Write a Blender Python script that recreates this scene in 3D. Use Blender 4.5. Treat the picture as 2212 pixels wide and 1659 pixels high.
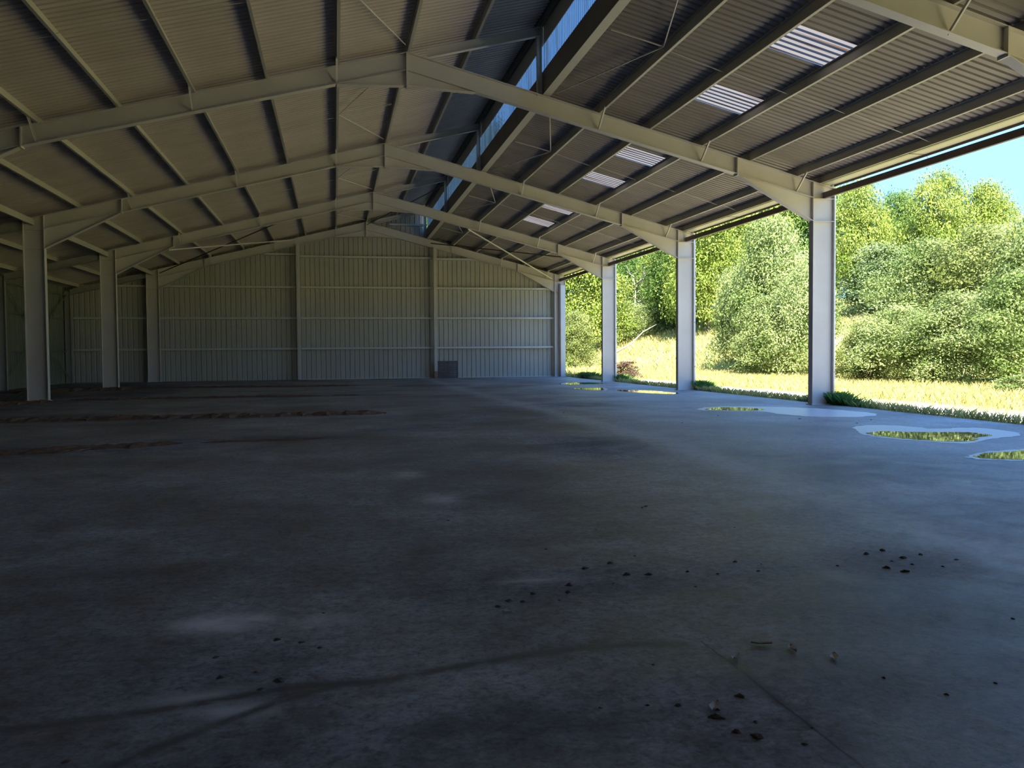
import bpy, math, random
import numpy as np
from mathutils import Vector, Matrix

# ------------------------------------------------------------------ camera, sky, sun, exposure
scene = bpy.context.scene
for o in list(bpy.data.objects):
    bpy.data.objects.remove(o, do_unlink=True)
COL = scene.collection

CAM_Z, F_PX, YAW, PITCH, ROLL = 1.558, 1876.6, 0.2008, -0.0381, -0.0075
cam_data = bpy.data.cameras.new('camera')
cam = bpy.data.objects.new('camera', cam_data)
COL.objects.link(cam)
cam_data.sensor_fit = 'HORIZONTAL'
cam_data.sensor_width = 36.0
cam_data.lens = F_PX / 2212 * 36.0
cam_data.clip_end = 2000
_fw = Vector((math.sin(YAW) * math.cos(PITCH), math.cos(YAW) * math.cos(PITCH), math.sin(PITCH)))
_rt = Vector((math.cos(YAW), -math.sin(YAW), 0))
_up = _rt.cross(_fw)
_r2 = _rt * math.cos(ROLL) + _up * math.sin(ROLL)
_u2 = _up * math.cos(ROLL) - _rt * math.sin(ROLL)
cam.matrix_world = Matrix(((_r2.x, _u2.x, -_fw.x, 0), (_r2.y, _u2.y, -_fw.y, 0), (_r2.z, _u2.z, -_fw.z, CAM_Z), (0, 0, 0, 1)))
scene.camera = cam

SUN_DIR = Vector((0.10, 0.80, -1.0)).normalized()      # direction the sunlight travels
world = bpy.data.worlds.new('sky_world')
scene.world = world
world.use_nodes = True
wn = world.node_tree.nodes
wl = world.node_tree.links
wn.clear()
sky = wn.new('ShaderNodeTexSky')
sky.sky_type = 'NISHITA'
sky.sun_disc = False
sky.sun_elevation = math.asin(-SUN_DIR.z)
sky.sun_rotation = math.atan2(-SUN_DIR.x, -SUN_DIR.y)
sky.air_density = 1.0
sky.dust_density = 0.6
sky.ozone_density = 1.5
bg = wn.new('ShaderNodeBackground')
bg.inputs['Strength'].default_value = 1.0
wo = wn.new('ShaderNodeOutputWorld')
sky_gamma = wn.new('ShaderNodeGamma')
sky_gamma.inputs['Gamma'].default_value = 0.15
sky_tint = wn.new('ShaderNodeMix')
sky_tint.data_type = 'RGBA'
sky_tint.blend_type = 'MULTIPLY'
sky_tint.inputs[0].default_value = 1.0
sky_tint.inputs[7].default_value = (0.50, 1.08, 2.30, 1)
wl.new(sky.outputs[0], sky_gamma.inputs['Color'])
wl.new(sky_gamma.outputs[0], sky_tint.inputs[6])
wl.new(sky_tint.outputs[2], bg.inputs['Color'])
wl.new(bg.outputs[0], wo.inputs['Surface'])

sun_data = bpy.data.lights.new('sun', 'SUN')
sun_data.energy = 28.0
sun_data.angle = math.radians(0.53)
sun_data.color = (1.0, 0.95, 0.88)
sun = bpy.data.objects.new('sun', sun_data)
COL.objects.link(sun)
sun.rotation_euler = SUN_DIR.to_track_quat('-Z', 'Y').to_euler()
sun.location = (-5, -30, 60)

scene.view_settings.view_transform = 'Standard'
scene.view_settings.look = 'None'
scene.view_settings.gamma = 1.0
scene.view_settings.use_curve_mapping = False
scene.view_settings.exposure = 0.0
scene.cycles.max_bounces = 12
scene.cycles.diffuse_bounces = 6
scene.cycles.glossy_bounces = 3
scene.cycles.transmission_bounces = 5
scene.cycles.transparent_max_bounces = 8
scene.cycles.use_denoising = True
scene.cycles.sample_clamp_indirect = 6.0
scene.cycles.caustics_reflective = False
scene.cycles.caustics_refractive = False

rng = np.random.default_rng(7)
random.seed(7)

# ------------------------------------------------------------------ materials
MATS = {}


def new_mat(name):
    m = bpy.data.materials.new(name)
    m.use_nodes = True
    m.node_tree.nodes.clear()
    MATS[name] = m
    nt = m.node_tree
    out = nt.nodes.new('ShaderNodeOutputMaterial')
    return m, nt, out


def node(nt, kind, **kw):
    n = nt.nodes.new(kind)
    for k, v in kw.items():
        if k.startswith('i_'):
            key = k[2:].replace('_', ' ')
            n.inputs[key].default_value = v
        else:
            setattr(n, k, v)
    return n


def ramp(nt, stops, interp='LINEAR'):
    r = nt.nodes.new('ShaderNodeValToRGB')
    r.color_ramp.interpolation = interp
    els = r.color_ramp.elements
    while len(els) < len(stops):
        els.new(0.5)
    for e, (p, c) in zip(els, stops):
        e.position = p
        e.color = (*c, 1) if len(c) == 3 else c
    return r


def coords(nt, scale=(1, 1, 1), kind='Object'):
    tc = nt.nodes.new('ShaderNodeTexCoord')
    mp = nt.nodes.new('ShaderNodeMapping')
    mp.inputs['Scale'].default_value = scale
    nt.links.new(tc.outputs[kind], mp.inputs['Vector'])
    return mp.outputs[0]


def painted(name, c0, c1, rough=0.5, scale=(1, 1, 1), nscale=1.5, spec=0.4, rust=None, rust_lo=0.62, bump=0.0):
    """paint or metal with faint blotches and an optional rust / dirt layer with a shape of its own"""
    m, nt, out = new_mat(name)
    L = nt.links
    v = coords(nt, scale)
    n = node(nt, 'ShaderNodeTexNoise', i_Scale=nscale, i_Detail=6.0, i_Roughness=0.6)
    L.new(v, n.inputs['Vector'])
    r = ramp(nt, [(0.3, c0), (0.7, c1)])
    L.new(n.outputs['Fac'], r.inputs[0])
    col = r.outputs[0]
    if rust:
        n2 = node(nt, 'ShaderNodeTexNoise', i_Scale=nscale * 2.3, i_Detail=8.0, i_Roughness=0.7)
        L.new(v, n2.inputs['Vector'])
        r2 = ramp(nt, [(rust_lo, (0, 0, 0)), (rust_lo + 0.12, (1, 1, 1))])
        L.new(n2.outputs['Fac'], r2.inputs[0])
        mx = node(nt, 'ShaderNodeMix', data_type='RGBA')
        L.new(r2.outputs[0], mx.inputs[0])
        L.new(col, mx.inputs[6])
        mx.inputs[7].default_value = (*rust, 1)
        col = mx.outputs[2]
    b = node(nt, 'ShaderNodeBsdfPrincipled')
    b.inputs['Roughness'].default_value = rough
    b.inputs['Specular IOR Level'].default_value = spec
    L.new(col, b.inputs['Base Color'])
    if bump:
        bp = node(nt, 'ShaderNodeBump', i_Strength=bump, i_Distance=0.02)
        L.new(n.outputs['Fac'], bp.inputs['Height'])
        L.new(bp.outputs[0], b.inputs['Normal'])
    L.new(b.outputs[0], out.inputs[0])
    return m


M_STEEL = painted('cream_steel_paint', (0.58, 0.535, 0.49), (0.66, 0.615, 0.57), 0.45, nscale=0.8, rust=(0.30, 0.21, 0.13), rust_lo=0.70)
M_PURLIN = painted('cream_purlin_paint', (0.44, 0.41, 0.35), (0.52, 0.49, 0.42), 0.45, scale=(1, 0.3, 1), nscale=1.2, rust=(0.28, 0.20, 0.13), rust_lo=0.72)
M_ROOFR = painted('roof_sheet_shaded', (0.25, 0.21, 0.18), (0.32, 0.275, 0.24), 0.55, scale=(0.5, 2.0, 0.5), nscale=0.7, rust=(0.15, 0.115, 0.09), rust_lo=0.66)  # darker copy of the roof lining: the right slope's shade in the colour
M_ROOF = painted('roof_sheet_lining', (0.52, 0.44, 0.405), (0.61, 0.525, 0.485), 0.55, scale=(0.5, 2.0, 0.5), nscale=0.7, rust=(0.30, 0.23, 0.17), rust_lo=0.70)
M_WALL = painted('wall_sheet_lining', (0.42, 0.405, 0.34), (0.49, 0.475, 0.41), 0.5, scale=(2.0, 2.0, 0.2), nscale=0.8, rust=(0.40, 0.37, 0.26), rust_lo=0.66)
M_WALLDIM = painted('aisle_wall_shaded', (0.15, 0.16, 0.12), (0.20, 0.21, 0.16), 0.6, scale=(2.0, 2.0, 0.2), nscale=0.8)  # wall lining darkened, the dimness of the aisle is put into the colour
M_GIRT = painted('pale_girt_steel', (0.58, 0.58, 0.55), (0.66, 0.66, 0.63), 0.4)
M_FLASH = painted('shaded_flashing', (0.13, 0.12, 0.11), (0.18, 0.165, 0.15), 0.6)  # shadow on the inner faces of sill and head painted as dark colour
M_GUTTER_SHADED = painted('gutter_and_shaded_steel', (0.30, 0.29, 0.28), (0.38, 0.37, 0.35), 0.5)
M_EAVE = painted('brown_eave_steel', (0.13, 0.095, 0.085), (0.18, 0.13, 0.11), 0.55, rust=(0.25, 0.13, 0.08), rust_lo=0.6)
M_PIPE = painted('white_downpipe', (0.62, 0.64, 0.68), (0.72, 0.73, 0.76), 0.35)
M_RUST = painted('rusty_steel', (0.22, 0.13, 0.08), (0.36, 0.24, 0.15), 0.75, nscale=6)
M_WOOD = painted('weathered_pallet_wood', (0.10, 0.085, 0.085), (0.16, 0.135, 0.125), 0.85, scale=(1, 1, 6), nscale=5)
M_DIRT = painted('dry_brown_dirt', (0.10, 0.066, 0.045), (0.20, 0.14, 0.10), 0.95, nscale=9, spec=0.1, bump=0.6)
M_CLOD = painted('dark_mud_clod', (0.09, 0.07, 0.055), (0.17, 0.135, 0.105), 0.95, nscale=18, spec=0.1, bump=0.5)
M_PALELEAF = painted('pale_dry_leaf', (0.42, 0.38, 0.34), (0.55, 0.50, 0.46), 0.8, nscale=20)
M_BARK = painted('grey_bark', (0.16, 0.13, 0.10), (0.28, 0.24, 0.19), 0.9, scale=(1, 1, 0.3), nscale=6, spec=0.1)
M_BIRCH = painted('pale_bark', (0.55, 0.53, 0.48), (0.66, 0.64, 0.60), 0.8, scale=(1, 1, 2), nscale=5, rust=(0.12, 0.10, 0.09), rust_lo=0.6)
M_DEAD = painted('bleached_dead_wood', (0.20, 0.165, 0.14), (0.30, 0.26, 0.225), 0.85, nscale=4)


def floor_material():
    m, nt, out = new_mat('stained_concrete')
    L = nt.links
    v = coords(nt)
    at = node(nt, 'ShaderNodeAttribute', attribute_name='marks')
    sep = node(nt, 'ShaderNodeSeparateColor')
    L.new(at.outputs['Color'], sep.inputs[0])            # r = brown dirt, g = pale worn band, b = damp dark stain
    n1 = node(nt, 'ShaderNodeTexNoise', i_Scale=0.35, i_Detail=8.0, i_Roughness=0.62)
    n2 = node(nt, 'ShaderNodeTexNoise', i_Scale=2.2, i_Detail=10.0, i_Roughness=0.68, i_Distortion=0.4)
    n4 = node(nt, 'ShaderNodeTexNoise', i_Scale=5.5, i_Detail=8.0, i_Roughness=0.7, i_Distortion=0.6)
    L.new(v, n4.inputs['Vector'])
    n3 = node(nt, 'ShaderNodeTexNoise', i_Scale=38.0, i_Detail=4.0, i_Roughness=0.7)
    for n in (n1, n2, n3):
        L.new(v, n.inputs['Vector'])
    r1 = ramp(nt, [(0.36, (0.118, 0.120, 0.124)), (0.5, (0.205, 0.214, 0.228)), (0.66, (0.305, 0.32, 0.345))])
    L.new(n1.outputs['Fac'], r1.inputs[0])
    r2 = ramp(nt, [(0.34, (0.50, 0.48, 0.47)), (0.48, (0.93, 0.92, 0.92)), (0.63, (1.30, 1.31, 1.33))])
    L.new(n2.outputs['Fac'], r2.inputs[0])
    mul = node(nt, 'ShaderNodeMix', data_type='RGBA', blend_type='MULTIPLY')
    mul.inputs[0].default_value = 0.8
    L.new(r1.outputs[0], mul.inputs[6])
    L.new(r2.outputs[0], mul.inputs[7])
    r3 = ramp(nt, [(0.40, (0.50, 0.49, 0.48)), (0.49, (0.95, 0.95, 0.95)), (0.59, (1.35, 1.35, 1.35))])
    n5 = node(nt, 'ShaderNodeTexNoise', i_Scale=13.0, i_Detail=7.0, i_Roughness=0.72, i_Distortion=0.3)
    L.new(v, n5.inputs['Vector'])
    n35 = node(nt, 'ShaderNodeMath', operation='MULTIPLY_ADD')
    L.new(n3.outputs['Fac'], n35.inputs[0])
    n35.inputs[1].default_value = 0.4
    n36 = node(nt, 'ShaderNodeMath', operation='MULTIPLY')
    L.new(n5.outputs['Fac'], n36.inputs[0])
    n36.inputs[1].default_value = 0.6
    L.new(n36.outputs[0], n35.inputs[2])
    L.new(n35.outputs[0], r3.inputs[0])
    mul2 = node(nt, 'ShaderNodeMix', data_type='RGBA', blend_type='MULTIPLY')
    mul2.inputs[0].default_value = 0.9
    L.new(mul.outputs[2], mul2.inputs[6])
    L.new(r3.outputs[0], mul2.inputs[7])

    def masked(channel, noise, gain):
        a = node(nt, 'ShaderNodeMath', operation='MULTIPLY_ADD')
        L.new(noise, a.inputs[0])
        a.inputs[1].default_value = gain
        a.inputs[2].default_value = -gain * 0.5
        b = node(nt, 'ShaderNodeMath', operation='ADD', use_clamp=True)
        L.new(a.outputs[0], b.inputs[0])
        L.new(channel, b.inputs[1])
        c = node(nt, 'ShaderNodeMath', operation='MULTIPLY', use_clamp=True)
        L.new(b.outputs[0], c.inputs[0])
        L.new(channel, c.inputs[1])
        return c.outputs[0]

    col = mul2.outputs[2]
    for ch, colr, gain in ((1, (0.66, 0.66, 0.68), 2.6), (2, (0.09, 0.088, 0.085), 2.5), (0, (0.095, 0.065, 0.05), 3.0)):
        fac = masked(sep.outputs[ch], n4.outputs['Fac'], gain)
        mx = node(nt, 'ShaderNodeMix', data_type='RGBA')
        L.new(fac, mx.inputs[0])
        L.new(col, mx.inputs[6])
        mx.inputs[7].default_value = (*colr, 1)
        col = mx.outputs[2]
    # two saw-cut joints of the slab with dirt in them
    sx = node(nt, 'ShaderNodeSeparateXYZ')
    L.new(v, sx.inputs[0])
    wob = node(nt, 'ShaderNodeMath', operation='MULTIPLY_ADD')
    L.new(n2.outputs['Fac'], wob.inputs[0])
    wob.inputs[1].default_value = 0.05
    L.new(sx.outputs[0], wob.inputs[2])
    d = node(nt, 'ShaderNodeMath', operation='ADD')
    L.new(wob.outputs[0], d.inputs[0])
    d.inputs[1].default_value = -1.925
    ab = node(nt, 'ShaderNodeMath', operation='ABSOLUTE')
    L.new(d.outputs[0], ab.inputs[0])
    cr = ramp(nt, [(0.003, (1, 1, 1)), (0.009, (0, 0, 0))])
    L.new(ab.outputs[0], cr.inputs[0])
    far = node(nt, 'ShaderNodeMath', operation='LESS_THAN')
    L.new(sx.outputs[1], far.inputs[0])
    far.inputs[1].default_value = 4.3
    cm = node(nt, 'ShaderNodeMath', operation='MULTIPLY')
    L.new(cr.outputs[0], cm.inputs[0])
    L.new(far.outputs[0], cm.inputs[1])
    cm2 = node(nt, 'ShaderNodeMath', operation='MULTIPLY')
    L.new(cm.outputs[0], cm2.inputs[0])
    cm2.inputs[1].default_value = 0.75
    mx = node(nt, 'ShaderNodeMix', data_type='RGBA')
    L.new(cm2.outputs[0], mx.inputs[0])
    L.new(col, mx.inputs[6])
    mx.inputs[7].default_value = (0.03, 0.03, 0.035, 1)
    b = node(nt, 'ShaderNodeBsdfPrincipled')
    b.inputs['Specular IOR Level'].default_value = 0.4
    L.new(mx.outputs[2], b.inputs['Base Color'])
    rr = ramp(nt, [(0.3, (0.42, 0.42, 0.42)), (0.7, (0.62, 0.62, 0.62))])
    L.new(n2.outputs['Fac'], rr.inputs[0])
    rd = node(nt, 'ShaderNodeMath', operation='ADD', use_clamp=True)
    L.new(rr.outputs[0], rd.inputs[0])
    L.new(sep.outputs[0], rd.inputs[1])
    L.new(rd.outputs[0], b.inputs['Roughness'])
    bp = node(nt, 'ShaderNodeBump', i_Strength=0.35, i_Distance=0.012)
    L.new(n4.outputs['Fac'], bp.inputs['Height'])
    L.new(bp.outputs[0], b.inputs['Normal'])
    L.new(b.outputs[0], out.inputs[0])
    return m


M_FLOOR = floor_material()


def water_material(name, rough, colr):
    m, nt, out = new_mat(name)
    v = coords(nt)
    n = node(nt, 'ShaderNodeTexNoise', i_Scale=6.0, i_Detail=3.0)
    nt.links.new(v, n.inputs['Vector'])
    bp = node(nt, 'ShaderNodeBump', i_Strength=0.03, i_Distance=0.01)
    nt.links.new(n.outputs['Fac'], bp.inputs['Height'])
    b = node(nt, 'ShaderNodeBsdfPrincipled')
    b.inputs['Base Color'].default_value = (*colr, 1)
    b.inputs['Roughness'].default_value = rough
    b.inputs['IOR'].default_value = 1.45
    b.inputs['Specular IOR Level'].default_value = 0.9
    nt.links.new(bp.outputs[0], b.inputs['Normal'])
    nt.links.new(b.outputs[0], out.inputs[0])
    return m


M_WATER = water_material('puddle_water', 0.015, (0.10, 0.10, 0.095))
M_WET = water_material('wet_film_sky_sheen', 0.36, (0.42, 0.46, 0.54))  # pale bluish base paints the sky's sheen on the wet film


def sheet_translucent(name, c_lo, c_hi, clear, streak):
    """weathered plastic sheeting that lets light through; `clear` is the share one sees through"""
    m, nt, out = new_mat(name)
    L = nt.links
    v = coords(nt, streak)
    n = node(nt, 'ShaderNodeTexNoise', i_Scale=1.0, i_Detail=5.0)
    L.new(v, n.inputs['Vector'])
    r = ramp(nt, [(0.36, c_lo), (0.47, c_hi)])
    L.new(n.outputs['Fac'], r.inputs[0])
    t = node(nt, 'ShaderNodeBsdfTranslucent')
    d = node(nt, 'ShaderNodeBsdfDiffuse')
    L.new(r.outputs[0], t.inputs['Color'])
    L.new(r.outputs[0], d.inputs['Color'])
    mx = node(nt, 'ShaderNodeMixShader')
    mx.inputs[0].default_value = 0.35
    L.new(t.outputs[0], mx.inputs[1])
    L.new(d.outputs[0], mx.inputs[2])
    tr = node(nt, 'ShaderNodeBsdfTransparent')
    L.new(r.outputs[0], tr.inputs['Color'])
    mx2 = node(nt, 'ShaderNodeMixShader')
    mx2.inputs[0].default_value = clear
    L.new(mx.outputs[0], mx2.inputs[1])
    L.new(tr.outputs[0], mx2.inputs[2])
    L.new(mx2.outputs[0], out.inputs[0])
    return m


M_SKYLIGHT = sheet_translucent('milky_skylight_sheet', (0.07, 0.036, 0.02), (0.135, 0.122, 0.11), 0.03, (0.3, 5.0, 0.3))
M_CLERE = sheet_translucent('blue_grey_glazing', (0.12, 0.18, 0.22), (0.19, 0.28, 0.34), 0.50, (1.0, 3.0, 0.4))


def leaf_material(name, dark, light, trans=0.35):
    m, nt, out = new_mat(name)
    L = nt.links
    at = node(nt, 'ShaderNodeAttribute', attribute_name='tint')
    r = ramp(nt, [(0.0, dark), (1.0, light)])
    L.new(at.outputs['Fac'], r.inputs[0])
    d = node(nt, 'ShaderNodeBsdfDiffuse')
    t = node(nt, 'ShaderNodeBsdfTranslucent')
    L.new(r.outputs[0], d.inputs['Color'])
    L.new(r.outputs[0], t.inputs['Color'])
    mx = node(nt, 'ShaderNodeMixShader')
    mx.inputs[0].default_value = trans
    L.new(d.outputs[0], mx.inputs[1])
    L.new(t.outputs[0], mx.inputs[2])
    L.new(mx.outputs[0], out.inputs[0])
    return m


LEAF = {
    'yellow': leaf_material('yellow_green_leaves', (0.12, 0.18, 0.026), (0.36, 0.42, 0.10)),
    'green': leaf_material('mid_green_leaves', (0.068, 0.134, 0.027), (0.187, 0.281, 0.078)),
    'dark': leaf_material('dark_green_leaves', (0.026, 0.063, 0.018), (0.079, 0.142, 0.043)),
    'grey': leaf_material('grey_green_leaves', (0.11, 0.17, 0.055), (0.28, 0.35, 0.17)),
    'pale': leaf_material('pale_green_leaves', (0.105, 0.16, 0.038), (0.37, 0.43, 0.17)),
    'olive': leaf_material('olive_bramble_leaves', (0.11, 0.145, 0.03), (0.28, 0.32, 0.11)),
    'rust': leaf_material('reddish_dock_leaves', (0.084, 0.048, 0.03), (0.209, 0.157, 0.12)),
}
M_GRASS = leaf_material('dry_meadow_grass', (0.32, 0.31, 0.09), (0.66, 0.60, 0.27), 0.4)
M_LUSH = leaf_material('lush_green_grass', (0.06, 0.15, 0.04), (0.17, 0.30, 0.085), 0.35)


def ground_material():
    m, nt, out = new_mat('meadow_ground')
    L = nt.links
    v = coords(nt)
    n1 = node(nt, 'ShaderNodeTexNoise', i_Scale=0.25, i_Detail=8.0, i_Roughness=0.65)
    n2 = node(nt, 'ShaderNodeTexNoise', i_Scale=6.0, i_Detail=6.0, i_Roughness=0.7)
    L.new(v, n1.inputs['Vector'])
    L.new(v, n2.inputs['Vector'])
    r1 = ramp(nt, [(0.36, (0.32, 0.32, 0.085)), (0.50, (0.45, 0.41, 0.155)), (0.70, (0.49, 0.43, 0.19))])
    L.new(n1.outputs['Fac'], r1.inputs[0])
    r2 = ramp(nt, [(0.30, (0.60, 0.62, 0.45)), (0.62, (1, 1, 1))])
    L.new(n2.outputs['Fac'], r2.inputs[0])
    mul = node(nt, 'ShaderNodeMix', data_type='RGBA', blend_type='MULTIPLY')
    mul.inputs[0].default_value = 0.8
    L.new(r1.outputs[0], mul.inputs[6])
    L.new(r2.outputs[0], mul.inputs[7])
    at = node(nt, 'ShaderNodeAttribute', attribute_name='gravel')
    e = node(nt, 'ShaderNodeMath', operation='MULTIPLY_ADD')
    L.new(n2.outputs['Fac'], e.inputs[0])
    e.inputs[1].default_value = 0.8
    L.new(at.outputs['Fac'], e.inputs[2])
    gr = ramp(nt, [(0.80, (0, 0, 0)), (1.0, (1, 1, 1))])
    L.new(e.outputs[0], gr.inputs[0])
    mx = node(nt, 'ShaderNodeMix', data_type='RGBA')
    L.new(gr.outputs[0], mx.inputs[0])
    L.new(mul.outputs[2], mx.inputs[6])
    mx.inputs[7].default_value = (0.62, 0.58, 0.53, 1)
    b = node(nt, 'ShaderNodeBsdfDiffuse')
    L.new(mx.outputs[2], b.inputs['Color'])
    L.new(b.outputs[0], out.inputs[0])
    return m


M_GROUND = ground_material()

# ------------------------------------------------------------------ mesh helpers


class MB:
    """collects boxes, bars, plates and tubes; build() links them as one mesh object"""

    def __init__(self):
        self.v, self.f = [], []

    def add(self, vs, fs):
        n = len(self.v)
        self.v += [tuple(p) for p in vs]
        self.f += [tuple(i + n for i in q) for q in fs]
        return self

    def box(self, lo, hi):
        x0, y0, z0 = lo
        x1, y1, z1 = hi
        return self.add([(x0, y0, z0), (x1, y0, z0), (x1, y1, z0), (x0, y1, z0), (x0, y0, z1), (x1, y0, z1), (x1, y1, z1), (x0, y1, z1)],
                        [(0, 3, 2, 1), (4, 5, 6, 7), (0, 1, 5, 4), (1, 2, 6, 5), (2, 3, 7, 6), (3, 0, 4, 7)])

    def plate(self, poly, y0, y1):
        """polygon in x,z swept from y0 to y1"""
        n = len(poly)
        vs = [(x, y0, z) for x, z in poly] + [(x, y1, z) for x, z in poly]
        fs = [tuple(range(n - 1, -1, -1)), tuple(range(n, 2 * n))] + [(i, (i + 1) % n, n + (i + 1) % n, n + i) for i in range(n)]
        return self.add(vs, fs)

    def strip(self, p, q, w0, w1, t):
        """plate of thickness t below the line p-q (in x,z), from y=w0 to y=w1"""
        (x0, z0), (x1, z1) = p, q
        return self.plate([(x0, z0), (x1, z1), (x1, z1 - t), (x0, z0 - t)], w0, w1)

    def bar(self, a, b, w, h=None, up=(0, 0, 1)):
        a, b = Vector(a), Vector(b)
        h = h or w
        d = (b - a).normalized()
        s = d.cross(Vector(up))
        if s.length < 1e-4:
            s = d.cross(Vector((1, 0, 0)))
        s.normalize()
        u = s.cross(d)
        vs = [c + s * (i * w / 2) + u * (j * h / 2) for c in (a, b) for i, j in ((-1, -1), (1, -1), (1, 1), (-1, 1))]
        return self.add(vs, [(3, 2, 1, 0), (4, 5, 6, 7), (0, 1, 5, 4), (1, 2, 6, 5), (2, 3, 7, 6), (3, 0, 4, 7)])

    def tube(self, pts, radii, n=8, caps=True):
        pts = [Vector(p) for p in pts]
        rings = []
        for i, p in enumerate(pts):
            d = (pts[min(i + 1, len(pts) - 1)] - pts[max(i - 1, 0)]).normalized()
            s = d.cross(Vector((0, 0, 1)))
            if s.length < 1e-3:
                s = d.cross(Vector((1, 0, 0)))
            s.normalize()
            u = s.cross(d)
            r = radii[i] if hasattr(radii, '__len__') else radii
            rings.append([p + (s * math.cos(k * 2 * math.pi / n) + u * math.sin(k * 2 * math.pi / n)) * r for k in range(n)])
        vs = [q for ring in rings for q in ring]
        fs = []
        for i in range(len(pts) - 1):
            for k in range(n):
                fs.append((i * n + k, i * n + (k + 1) % n, (i + 1) * n + (k + 1) % n, (i + 1) * n + k))
        if caps:
            fs.append(tuple(range(n - 1, -1, -1)))
            fs.append(tuple((len(pts) - 1) * n + k for k in range(n)))
        return self.add(vs, fs)

    def build(self, name, mat, parent=None, smooth=False):
        me = bpy.data.meshes.new(name)
        me.from_pydata(self.v, [], self.f)
        me.materials.append(mat)
        if smooth:
            me.polygons.foreach_set('use_smooth', [True] * len(me.polygons))
        me.update()
        return link(name, me, parent)


def link(name, me, parent=None):
    o = bpy.data.objects.new(name, me)
    COL.objects.link(o)
    if parent is not None:
        o.parent = parent
        o.matrix_parent_inverse = Matrix.Translation(-parent.location) if parent.type == 'EMPTY' and parent.parent is None else Matrix.Identity(4)
    return o


def tag(o, label=None, cat=None, group=None, kind=None):
    for k, v in (('label', label), ('category', cat), ('group', group), ('kind', kind)):
        if v:
            o[k] = v
    return o


def thing(name, label, cat, loc=(0, 0, 0), group=None):
    o = bpy.data.objects.new(name, None)
    COL.objects.link(o)
    o.location = loc
    o.empty_display_size = 0.3
    return tag(o, label, cat, group)


def array_mesh(name, verts, faces_quads, mat, tint=None, attr=None):
    """fast mesh from numpy arrays (faces all of one size)"""
    me = bpy.data.meshes.new(name)
    nv, (nf, k) = len(verts), faces_quads.shape
    me.vertices.add(nv)
    me.vertices.foreach_set('co', np.asarray(verts, dtype=np.float32).ravel())
    me.loops.add(nf * k)
    me.loops.foreach_set('vertex_index', faces_quads.astype(np.int32).ravel())
    me.polygons.add(nf)
    me.polygons.foreach_set('loop_start', np.arange(0, nf * k, k, dtype=np.int32))
    me.polygons.foreach_set('loop_total', np.full(nf, k, dtype=np.int32))
    if tint is not None:
        a = me.attributes.new('tint', 'FLOAT', 'FACE')
        a.data.foreach_set('value', np.asarray(tint, dtype=np.float32))
    if mat is not None:
        me.materials.append(mat)
    me.update(calc_edges=True)
    me.validate()
    return me


# ------------------------------------------------------------------ building dimensions (metres)
BAY = 9.6
FRAMES = [12.4, 22.0, 31.6, 41.2, 50.7]
Y0, Y1 = -16.4, 51.06                       # building ends
XR, XRO = 12.94, 13.60                      # right columns: inner and outer flange
XL, XLO = -9.395, -10.05                    # left columns
XW = -14.25                                 # outer wall of the aisle
XA, ZA = 1.862, 8.99                        # apex of the rafters
SR, SL = 0.256, 0.25                        # roof slopes
RD = 0.45                                   # rafter depth (vertical)
PD = 0.20                                   # purlin depth
XC = 5.30                                   # clerestory


def zr(x):
    return ZA - SR * (x - XA)


def zl(x):
    return ZA + SL * (x - XA)


# ------------------------------------------------------------------ floor
def poly_dist(px, py, pts):
    d = np.full(px.shape, 1e9)
    for (x0, y0), (x1, y1) in zip(pts[:-1], pts[1:]):
        vx, vy = x1 - x0, y1 - y0
        t = np.clip(((px - x0) * vx + (py - y0) * vy) / (vx * vx + vy * vy), 0, 1)
        d = np.minimum(d, np.hypot(px - x0 - t * vx, py - y0 - t * vy))
    return d


def blob(px, py, cx, cy, rx, ry):
    return np.clip(1.3 - np.hypot((px - cx) / rx, (py - cy) / ry), 0, 1)


DARK_STREAKS = [
    ([(-1.5, 3.9), (-1.15, 3.92), (-0.75, 3.98), (-0.43, 4.06), (-0.2, 4.12), (0.2, 4.1), (0.62, 4.22), (1.16, 4.34), (1.55, 4.33), (1.78, 4.27)], 0.085, 1.0),
    ([(-0.85, 3.45), (-0.75, 3.57), (-0.5, 3.77), (-0.28, 3.95), (0.0, 4.1)], 0.06, 1.0),
    ([(1.93, 4.0), (1.91, 3.78), (1.9, 3.45), (1.9, 3.2)], 0.05, 0.9),
    ([(0.3, 3.5), (0.75, 3.6), (1.1, 3.4), (1.0, 3.15)], 0.22, 0.7),
]


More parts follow.
